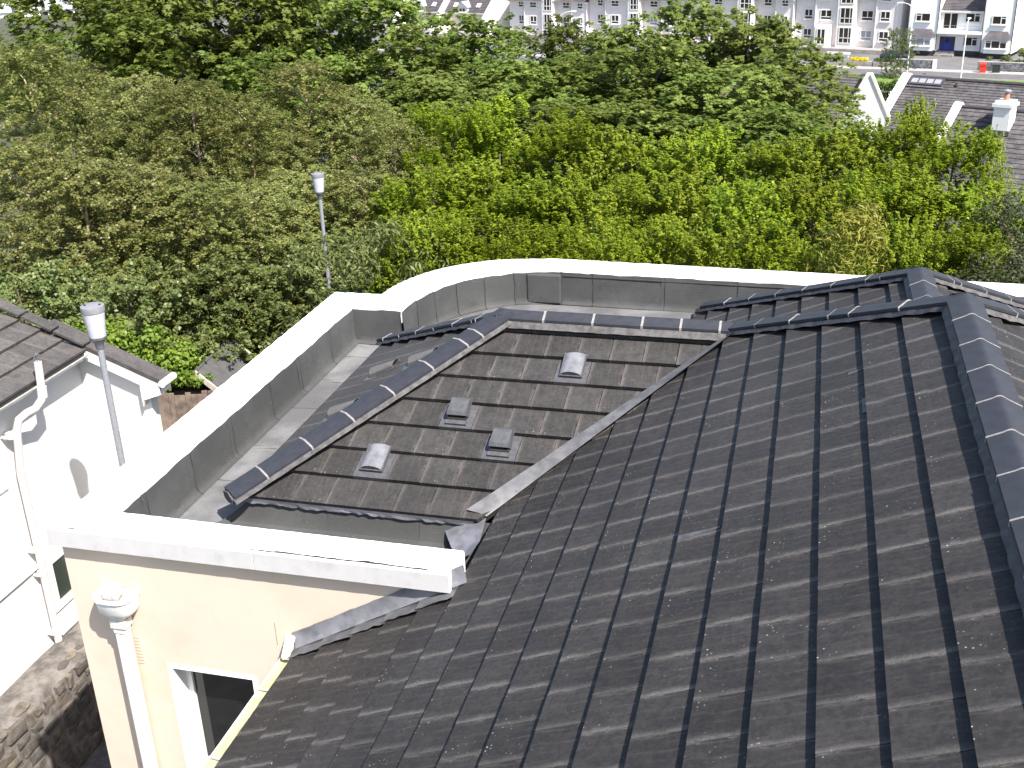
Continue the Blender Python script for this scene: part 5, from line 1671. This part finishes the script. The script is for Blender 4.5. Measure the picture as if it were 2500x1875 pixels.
m = MB(); FV.box(m, 3.13, 3.45, 0.03, 0.06, -6.93, -6.3); m.ob('side_panel', 'bluedoor', DR)
m = MB(); FV.box(m, 4.5, 4.82, 0.03, 0.06, -6.93, -6.3); m.ob('side_panel', 'bluedoor', DR)
m = MB(); m.prism([FV.p(3.72 + 0.5 * (0.5 + 0.5 * math.cos(t)), 0.085, -5.85 + 0.28 * math.sin(t)) for t in np.linspace(0, 6.28, 13)[:-1]], FV.i * 0.01); m.ob('pane', 'glassfar', DR)
for k in range(3):
    m = MB(); FV.box(m, 2.95 - 0.05 * k, 4.95 + 0.05 * k, 0.0, 0.4 + 0.35 * k, -7.5, -6.98 - 0.16 * k); m.ob('step', 'planter', V_)
for ps in (-0.5, 2.95, 8.0, 11.35):
    m = MB(); m.tube([FV.p(ps, 0.96, 0.5), FV.p(ps, 0.96, -7.3)], 0.05, 6); m.ob('downpipe', 'aptdark', V_)

# stepped terrace left of the apartments ------------------------------------------
TER = ((-84.0, -75.0, 'left'), (-74.6, -66.9, 'middle'), (-66.2, -57.9, 'right'))
for k, (s0, s1, nm) in enumerate(TER):
    T_ = empty('terraced_house', (0, 0, 0), label='cream terraced house with slate roof and dormer, %s one of the row' % nm, cat='house', group='stepped cream terraced houses')
    ze = -4.6
    m = MB(); FA.box(m, s0, s1, -8, 0, -7.6, ze); m.ob('wall', 'terr', T_)
    m = MB(); FA.box(m, s0, s1, 0, 0.4, ze, ze + 0.12); m.ob('gutter', 'upvc', T_)
    stepped(FA.p(s0, 0.35, ze + 0.12), FA.e, (FA.i + UP * 0.95).normalized(), (UP - FA.i * 0.95).normalized(), 0, s1 - s0, 20, 0.3, 'slate', T_)
    c = (s0 + s1) / 2 - 0.55
    m = MB(); FA.box(m, c - 0.95, c + 0.95, -2.5, 0.25, ze + 0.13, -3.7); m.ob('dormer', 'white', T_)
    window(FA, T_, c - 0.62, c + 0.62, -3.75, -4.4, 0.262, 'door')
    m = MB(); m.prism([FA.p(c - 1.15, 0.45, -3.7), FA.p(c + 1.15, 0.45, -3.7), FA.p(c, 0.45, -2.8)], FA.i * 3.2); m.ob('dormer_roof', 'greyroof', T_)
    for a in (c - 2.3, c + 2.1):
        m = MB(); pa = FA.p(a, -0.45, -3.72); S_v = (FA.i + UP * 0.95).normalized(); N_v = (UP - FA.i * 0.95).normalized()
        m.obox(pa, FA.e * 0.7, S_v * 0.75, N_v * 0.10); ro = m.ob('roof_window', 'upvc', T_)
        m = MB(); m.obox(pa + FA.e * 0.1 + S_v * 0.1 + N_v * 0.10, FA.e * 0.5, S_v * 0.55, N_v * 0.01); m.ob('pane', 'glasspale', ro)
    # sloping wing wall on the right side
    m = MB()
    a = s1 + 0.0
    m.prism([FA.p(a, -4.0, 0.2), FA.p(a, 3.3, -6.5), FA.p(a, 3.3, -7.6), FA.p(a, -4.0, -7.6)], FA.e * (0.66 if k == 0 else 0.7) * (1.0 if k < 2 else 2.2)); m.ob('wing_wall', 'terrw', T_)

# pale industrial sheds far left --------------------------------------------------
FF = Fr((-161, 204), (0.80, 0.60))
for k, (a0, a1, zr_, lab) in enumerate(((-9, 2.2, -4.0, 'nearest of the pale sheds at the top left corner'), (3.8, 7.9, -4.3, 'middle one of the pale sheds at the top left corner'), (9.4, 14.6, -3.9, 'right one of the pale sheds at the top left corner'))):
    S_ = empty('industrial_shed', (0, 0, 0), label=lab, cat='shed', group='pale sheds far left')
    m = MB(); FF.box(m, a0, a1, -9, 0, -8.2, -6.6); m.ob('wall', 'white', S_)
    c = a1 - (a1 - a0) * 0.35
    m = MB()
    m.add([FF.p(a0 - 0.4, 0.4, -6.6), FF.p(a1 + 0.4, 0.4, -6.6), FF.p(a1 + 0.4, -4.5, zr_), FF.p(a0 - 0.4, -4.5, zr_), FF.p(a0 - 0.4, -9.4, -6.6), FF.p(a1 + 0.4, -9.4, -6.6)], [(0, 1, 2, 3), (3, 2, 5, 4), (0, 3, 4), (1, 5, 2), (0, 4, 5, 1)])
    m.ob('roof', 'greyroof', S_)
    window(FF, S_, a0 + (a1 - a0) * 0.62, a0 + (a1 - a0) * 0.62 + 1.0, -6.9, -7.7, 0.012, 'door', 'glasspale')

# bungalow with long tiled roof and chimney (right edge) ------------------------------
MT['btile'] = plain('bungalow_tile', (0.082, 0.075, 0.076), 0.85, 0.4, 3.5, 0.4, bscale=14)
FB = Fr((4.56, 60.8), (0.90, -0.435))
Bn = empty('bungalow', (0, 0, 0), label='long brown tiled house with white verges and chimney at the right edge', cat='house')
pit = math.radians(33)
def roof_on(fr, a0, a1, zr_, dr_, n, g_, parent, mat='btile', pit=pit, th=0.05):
    S_v = (fr.i * math.cos(pit) + UP * math.sin(pit)); N_v = (UP * math.cos(pit) - fr.i * math.sin(pit))
    foot = fr.p(0, dr_, zr_) - S_v * (n * g_)
    return stepped(foot, fr.e, S_v, N_v, a0, a1, n, g_, mat, parent, th=th, rowdrop=0.03), S_v, N_v
_, Sv, Nv = roof_on(FB, 0, 14, 2.25, 0.0, 34, 0.185, Bn)
m = MB()
foot = FB.p(0, 0, 2.25)
m.prism([foot, foot - Sv * 6.3, foot - Sv * 6.3 - UP * 0.3, foot - UP * 0.3], FB.e * -0.22 ); m.ob('verge', 'white', Bn)
m = MB(); v0 = FB.p(-0.26, 0, 2.33); m.prism([v0, v0 - Sv * 6.4, v0 - Sv * 6.4 + FB.e * 0.42, v0 + FB.e * 0.42], Nv * 0.10); m.ob('verge_coping', 'white', Bn)
m = MB(); v0 = FB.p(-0.26, 0.0, 2.33); S_b = (-FB.i * math.cos(pit) + UP * math.sin(pit)); m.prism([v0, v0 - S_b * 1.0, v0 - S_b * 1.0 + FB.e * 0.42, v0 + FB.e * 0.42], UP * 0.10); m.ob('verge_coping', 'white', Bn)
m = MB(); m.tube([FB.p(0.2, 0, 2.24), FB.p(14, 0, 2.24)], 0.10, 8); m.ob('ridge', 'aptdark', Bn)
m = MB(); FB.box(m, 0, 14, -0.05, 4.6, -3.2, -1.0); m.ob('wall', 'white', Bn)
m = MB(); q = FB.p(0, 0, 2.23); m.prism([q, FB.p(0, -5.2, -1.2), FB.p(0, -5.2, -1.3), q - UP * 0.2], FB.e * 14); m.ob('roof', 'btile', Bn)
# roof window strip
a_ = FB.p(0.22, 0, 2.25) - Sv * 0.62 + Nv * 0.03
rw = MB().obox(a_, FB.e * 1.72, Sv * 0.50, Nv * 0.09).ob('roof_light', 'aptdark', Bn)
for k in range(4):
    MB().obox(a_ + FB.e * (0.14 + k * 0.385) + Sv * 0.10 + Nv * 0.09, FB.e * 0.31, Sv * 0.30, Nv * 0.012).ob('pane', 'glasspale', rw)
MB().obox(a_ + FB.e * -0.05 - Sv * 0.12 - Nv * 0.02, FB.e * 1.85, Sv * 0.12, Nv * 0.04).ob('lead_apron', 'leadlite', rw)
for a, s_ in ((2.6, 0.45), (0.75, 2.0)):
    c = FB.p(a, 0, 2.25) - Sv * s_
    m = MB(); m.tube([c, c + UP * 0.16], [0.09, 0.06], 8); m.ob('vent_pipe', 'aptdark', Bn)
# lower front roof
FB2 = Fr((6.32, 53.6), (0.90, -0.435))
_, Sv2, Nv2 = roof_on(FB2, 0, 9, 2.02, 0.0, 20, 0.27, Bn, pit=math.radians(35))
m = MB(); v0 = FB2.p(-0.22, 0, 2.10); m.prism([v0, v0 - Sv2 * 5.4, v0 - Sv2 * 5.4 + FB2.e * 0.34, v0 + FB2.e * 0.34], Nv2 * 0.11); m.ob('verge_coping', 'white', Bn)
m = MB(); v0 = FB2.p(-0.22, 0, 2.10); m.prism([v0, FB2.p(-0.22, -0.55, 1.75), FB2.p(0.12, -0.55, 1.75), FB2.p(0.12, 0, 2.10)], UP * 0.11); m.ob('verge_coping', 'white', Bn)
m = MB(); FB2.box(m, 0, 9, -2.0, 3.6, -3.2, -0.6); m.ob('wall', 'white', Bn)
m = MB(); m.tube([FB2.p(0.1, 0, 2.0), FB2.p(9, 0, 2.0)], 0.09, 8); m.ob('ridge', 'aptdark', Bn)
m = MB(); q = FB2.p(0, 0, 2.0); m.prism([q, FB2.p(0, -3.5, -0.4), FB2.p(0, -3.5, -0.5), q - UP * 0.2], FB2.e * 9); m.ob('roof', 'btile', Bn)
CH = empty('chimney'); CH.parent = Bn
FC = Fr((7.62, 52.0), (0.90, -0.435))
m = MB(); FC.box(m, 0, 0.68, -0.45, 0.35, 0.3, 2.32); m.ob('stack', 'white', CH)
m = MB(); FC.box(m, -0.07, 0.75, -0.52, 0.42, 2.32, 2.46); FC.box(m, 0.0, 0.68, -0.45, 0.35, 2.46, 2.56); m.ob('cap', 'white', CH)
m = MB(); m.tube([FC.p(0.34, -0.05, 2.54), FC.p(0.34, -0.05, 2.86)], [0.13, 0.105], 12); m.ob('pot', 'terracotta', CH)
m = MB(); m.tube([FC.p(0.34, -0.05, 2.92), FC.p(0.34, -0.05, 2.97), FC.p(0.34, -0.05, 3.02)], [0.17, 0.17, 0.05], 12); m.tube([FC.p(0.34, -0.05, 2.84), FC.p(0.34, -0.05, 2.94)], 0.05, 6); m.ob('cowl', 'galv', CH)
m = MB(); FC.box(m, -0.08, 0.76, 0.3, 0.42, 1.18, 1.36); m.ob('lead_tray', 'leadlite', CH)
# gabled house left of it
FG = Fr((2.55, 58.2), (0.965, -0.262))
Gh = empty('gabled_house', (0, 0, 0), label='white gable end rising beside a dark tiled roof behind the trees', cat='house')
m = MB(); m.prism([FG.p(-1.05, 0, -3), FG.p(1.15, 0, -3), FG.p(1.15, 0, 0.75), FG.p(0.12, 0, 2.75), FG.p(-0.12, 0, 2.75), FG.p(-1.05, 0, 0.85)], FG.i * 0.3); m.ob('gable', 'white', Gh)
m = MB(); m.prism([FG.p(0.16, 0.05, 2.70), FG.p(1.22, 0.05, 0.65), FG.p(1.12, 0.05, 0.65), FG.p(0.08, 0.05, 2.70)], FG.i * 0.1); m.ob('gable_trim', 'terr', Gh)
FG2 = Fr((2.35, 59.0), (0.90, -0.435))
roof_on(FG2, -7, -0.15, 2.55, 0.0, 22, 0.2, Gh)
m = MB(); FG2.box(m, -7, -0.2, -3, 2.9, -3.2, -0.2); m.ob('wall', 'white', Gh)
m = MB(); m.prism([FG2.p(-7, 0, 2.53), FG2.p(-7, -4, 0), FG2.p(-7, -4, -0.1), FG2.p(-7, 0, 2.4)], FG2.e * 6.9); m.ob('roof', 'btile', Gh)

# ------------------------------------------------------------------ street furniture
def street_lamp(x, y, z, h, arm, dirv, label, lean=0.0):
    L = empty('street_lamp', (x, y, z), label=label, cat='street lamp', group='street lamps by the road')
    d = Vector((dirv[0], dirv[1], 0)).normalized()
    pts = [Vector((0, 0, 0)), Vector((0, 0, h * 0.6)), Vector((0, 0, h * 0.9))]
    for t in (0.25, 0.6, 1.0): pts.append(Vector((0, 0, h * 0.9)) + d * arm * t ** 1.4 + UP * h * 0.1 * math.sin(t * 1.57))
    m = MB(); m.tube(pts, [0.07, 0.06, 0.05, 0.045, 0.04, 0.035], 8); m.ob('pole', 'upvc', L, smooth=True)
    e = pts[-1]
    m = MB(); m.prism([e + UP * 0.05 - d * 0.1, e + UP * 0.10 + d * 0.3, e + UP * 0.03 + d * 0.65, e - UP * 0.06 + d * 0.6, e - UP * 0.06], Vector((-d.y, d.x, 0)) * 0.2); m.ob('lantern', 'upvc', L)
    return L
street_lamp(9.67, 131.2, -7.5, 7.2, 1.1, (-0.967, 0.256), 'tall street lamp with curved arm in front of the white house')
street_lamp(14.75, 127.2, -7.5, 5.9, 0.45, (0.4, 0.9), 'thin street lamp standing by the grass verge')
street_lamp(-29.9, 136.9, -7.5, 6.2, 1.4, (0.9, -0.1), 'street lamp in front of the left apartment block')

BX = empty('letter_box', rd(14.3, 4.3, 0.07) + Vector((0, 0, 0)), label='red box standing on the pavement before the stone wall', cat='post box')
m = MB(); m.box(-0.3, 0.3, -0.25, 0.25, 0, 0.82); o = m.ob('body', 'red', BX)
m = MB(); m.prism([(-0.33, -0.28, 0.82), (0.33, -0.28, 0.82), (0.30, 0.28, 0.95), (-0.30, 0.28, 0.95)], (0, 0, 0.07)); m.ob('lid', 'red', BX)
m = MB(); m.box(-0.2, 0.2, -0.262, -0.25, 0.6, 0.66); m.ob('slot', 'black', BX)
CB = empty('utility_cabinet', rd(15.6, 4.6, 0.07), label='dark green cabinet against the stone wall', cat='cabinet')
m = MB(); m.box(-0.36, 0.36, -0.2, 0.2, 0, 0.78); m.ob('body', 'dgreen', CB)
m = MB(); m.box(-0.38, 0.38, -0.22, 0.22, 0.78, 0.83); m.ob('lid', 'dgreen', CB)
def field_wall(a0, a1, b, h, label):
    w_ = empty('boundary_wall', rd(a0, b), label=label, cat='wall')
    w_.matrix_basis = Matrix.Identity(4)
    m = MB(); m.prism([rd(a0, b), rd(a1, b), rd(a1, b + 0.35), rd(a0, b + 0.35)], UP * h); m.ob('masonry', 'stonewallm', w_)
    n = int((a1 - a0) / 0.45)
    m = MB()
    for i in range(n):
        for r_ in range(int(h / 0.18)):
            x = a0 + (i + 0.5 * (r_ % 2)) * 0.45
            if x + 0.4 > a1: continue
            m.obox(rd(x + rt.uniform(0, 0.04), b - rt.uniform(0.01, 0.05), r_ * 0.18 + 0.02), ER * rt.uniform(0.3, 0.42), -NR * 0.1, UP * rt.uniform(0.12, 0.16))
    m.ob('stones', 'stonewallm', w_, kind='stuff')
    m = MB(); m.prism([rd(a0, b - 0.03, h), rd(a1, b - 0.03, h), rd(a1, b + 0.4, h), rd(a0, b + 0.4, h)], UP * 0.08); m.ob('capping', 'paving', w_)
    return w_
field_wall(13.6, 30, 5.55, 0.95, 'grey stone boundary wall behind the red box')
fw = field_wall(5.0, 9.0, 5.9, 0.9, 'grey stone boundary wall behind the street tree')
m = MB(); m.prism([rd(8.9, 5.8, -0.02), rd(9.25, 5.8, -0.02), rd(9.25, 6.3, -0.02), rd(8.9, 6.3, -0.02)], UP * 1.02); m.ob('end_pier', 'white', fw)
for k, (a0, a1, lab) in enumerate(((-0.2, 2.35, 'wooden planter filled with yellow flowers'), (2.5, 5.0, 'wooden planter with a low green shrub'))):
    p_ = empty('planter', (0, 0, 0), label=lab, cat='planter', group='planters along the pavement')
    for j in range(4):
        m = MB(); m.prism([rd(a0, 5.9, j * 0.14), rd(a1, 5.9, j * 0.14), rd(a1, 6.6, j * 0.14), rd(a0, 6.6, j * 0.14)], UP * 0.125); m.ob('board', 'planter', p_)
    r = np.random.default_rng(80 + k)
    c0 = rd((a0 + a1) / 2, 6.25, 0.6)
    cl = np.array([((ER * q).x, (ER * q).y, 0.12) for q in np.linspace(-1.05, 1.05 if k else 0.6, 9)])
    P_, N_, T_2, sz_, ti_ = leaves_on(cl, np.full(9, 0.26), 1500, 0.11, r)
    e = empty('flower_bed' if k == 0 else 'low_shrub', c0, label='yellow flowers growing in the left planter' if k == 0 else 'low green shrub growing in the right planter', cat='flowers' if k == 0 else 'shrub')
    link('crown', leaf_mesh('crown', P_, N_, T_2, sz_, 0.7, OVAL, ti_, 'lf_yellow' if k == 0 else 'lf_hedge'), e)
# parked car
CR = empty('parked_car', rd(3.9, 11.0, -0.02), label='dark blue hatchback parked behind the planters', cat='car', rz=math.atan2(ER.y, ER.x))
prof = [(-1.62, 0.22), (-1.66, 0.62), (-1.60, 0.80), (-1.25, 1.20), (-0.95, 1.24), (0.0, 1.24), (0.35, 1.17), (0.92, 0.80), (1.50, 0.68), (1.66, 0.48), (1.66, 0.22)]
m = MB()
v = []; f = []
for sgn, w in ((-1, 0.78), (1, 0.78)):
    for x, z in prof:
        v.append((x, sgn * (w if z < 0.85 else w * 0.80), z))
n = len(prof)
f.append(tuple(range(n))); f.append(tuple(range(2 * n - 1, n - 1, -1)))
for i in range(n): f.append((i, n + i, n + (i + 1) % n, (i + 1) % n))
m.add(v, f); m.ob('body', 'carblue', CR)
for sgn in (-1, 1):
    m = MB(); m.add([(-1.22, sgn * 0.70, 0.84), (0.78, sgn * 0.745, 0.84), (0.28, sgn * 0.645, 1.14), (-0.98, sgn * 0.64, 1.16)], [(0, 1, 2, 3)]); m.ob('side_window', 'glass', CR)
    for x in (-1.0, 1.05):
        m = MB(); m.tube([(x, sgn * 0.66, 0.28), (x, sgn * 0.80, 0.28)], 0.28, 16); wh = m.ob('wheel', 'tyre', CR)
        m = MB(); m.tube([(x, sgn * 0.79, 0.28), (x, sgn * 0.81, 0.28)], 0.16, 10); m.ob('rim', 'galv', wh)
    m = MB(); m.box(-1.67, -1.60, sgn * 0.60 - 0.12, sgn * 0.60 + 0.12, 0.62, 0.78); m.ob('tail_light', 'rednose', CR)
m = MB(); m.add([(0.38, -0.58, 1.165), (0.38, 0.58, 1.165), (0.90, 0.68, 0.83), (0.90, -0.68, 0.83)], [(0, 1, 2, 3)]); m.ob('windscreen', 'glass', CR)
BR = empty('parking_barrier', rd(-3.2, 13.0, -0.02), label='low white barrier in the car park before the apartments', cat='barrier', rz=math.atan2(ER.y, ER.x))
m = MB(); m.box(-1.4, 1.4, -0.08, 0.08, 0.35, 0.62); m.ob('beam', 'upvc', BR)
for x in (-1.2, 1.2):
    m = MB(); m.box(x - 0.06, x + 0.06, -0.05, 0.05, 0, 0.35); m.ob('leg', 'upvc', BR)
# hedges and street planting
def hedge(name, a0, a1, b, h, mat, label, seed, n=26, cat='hedge', wd=0.4):
    r = np.random.default_rng(seed)
    c0 = rd((a0 + a1) / 2, b)
    cl = []; rd2 = []
    for i in range(n):
        q = ER * ((a1 - a0) * ((i + r.random()) / n - 0.5)); cl.append((q.x, q.y + r.uniform(-wd, wd), r.uniform(0.15, 1) * h)); rd2.append(r.uniform(0.3, 0.5))
    P_, N_, T_2, sz_, ti_ = leaves_on(cl, rd2, 5000, 0.16, r)
    e = empty(name, c0, label=label, cat=cat)
    link('crown', leaf_mesh('crown', P_, N_, T_2, sz_, 0.7, OVAL, ti_, mat), e)
hedge('hedge', 14.5, 27, 6.6, 1.35, 'lf_hedge', 'clipped green hedge above the right stone wall', 91, 40)
hedge('hedge', 5.0, 10.5, -15.5, 1.7, 'lf_hedge', 'dark hedge between the gable and the white verge', 92, 34)
hedge('hedge', -14, 0.5, -15.5, 1.2, 'lf_hedge', 'hedge below the road hidden mostly by sycamores', 93, 40)
hedge('shrub', 17.5, 21, 8.0, 2.6, 'lf_birch', 'feathery pale shrub before the right bay window', 94, 30, cat='shrub', wd=0.9)
plant('scrub', 'street_tree', 8.3, 127.5, -2.2, 1.45, 'small street tree beside the curved street lamp', 'tree', None, vi=0)
# person beyond the verge
PE = bpy.data.meshes.new('person')
vv = [(0, 0, 0.66), (0, 0, 0.95), (0, 0, 1.02), (0, 0, 1.16), (0.13, 0, 0.92), (0.19, -0.06, 0.72), (0.13, -0.2, 0.62), (-0.13, 0, 0.92), (-0.2, 0.02, 0.72), (-0.18, -0.05, 0.54), (0.07, 0, 0.62), (0.08, 0, 0.34), (0.08, 0, 0.04), (0.08, -0.1, 0.02), (-0.07, 0, 0.62), (-0.08, 0.02, 0.34), (-0.09, 0.03, 0.04), (-0.09, -0.07, 0.02)]
ee = [(0, 1), (1, 2), (2, 3), (1, 4), (4, 5), (5, 6), (1, 7), (7, 8), (8, 9), (0, 10), (10, 11), (11, 12), (12, 13), (0, 14), (14, 15), (15, 16), (16, 17)]
rad_ = [0.11, 0.11, 0.04, 0.075, 0.045, 0.035, 0.025, 0.045, 0.035, 0.025, 0.07, 0.05, 0.035, 0.03, 0.07, 0.05, 0.035, 0.03]
PE.from_pydata(vv, ee, [])
b = NB('person_clothes')
sp_ = b.n('ShaderNodeSeparateXYZ'); b.l(b.coord('Object'), sp_.inputs[0])
cz = b.mix(b.ramp(sp_.outputs[2], 0.60, 0.62), (0.04, 0.045, 0.06), (0.75, 0.75, 0.75))
cz = b.mix(b.ramp(sp_.outputs[2], 1.0, 1.02), cz, (0.42, 0.24, 0.17))
b.base(cz); b.rough(0.8)
PE.materials.append(b.m)
po = link('person', PE, None, Matrix.Translation((7.11, 112.8, -7.56)), label='person in a white top beyond the white roof verge', cat='person')
mod = po.modifiers.new('skin', 'SKIN')
for i, sv_ in enumerate(PE.skin_vertices[0].data): sv_.radius = (rad_[i], rad_[i])
PE.skin_vertices[0].data[0].use_root = True
po.modifiers.new('sub', 'SUBSURF').render_levels = 1
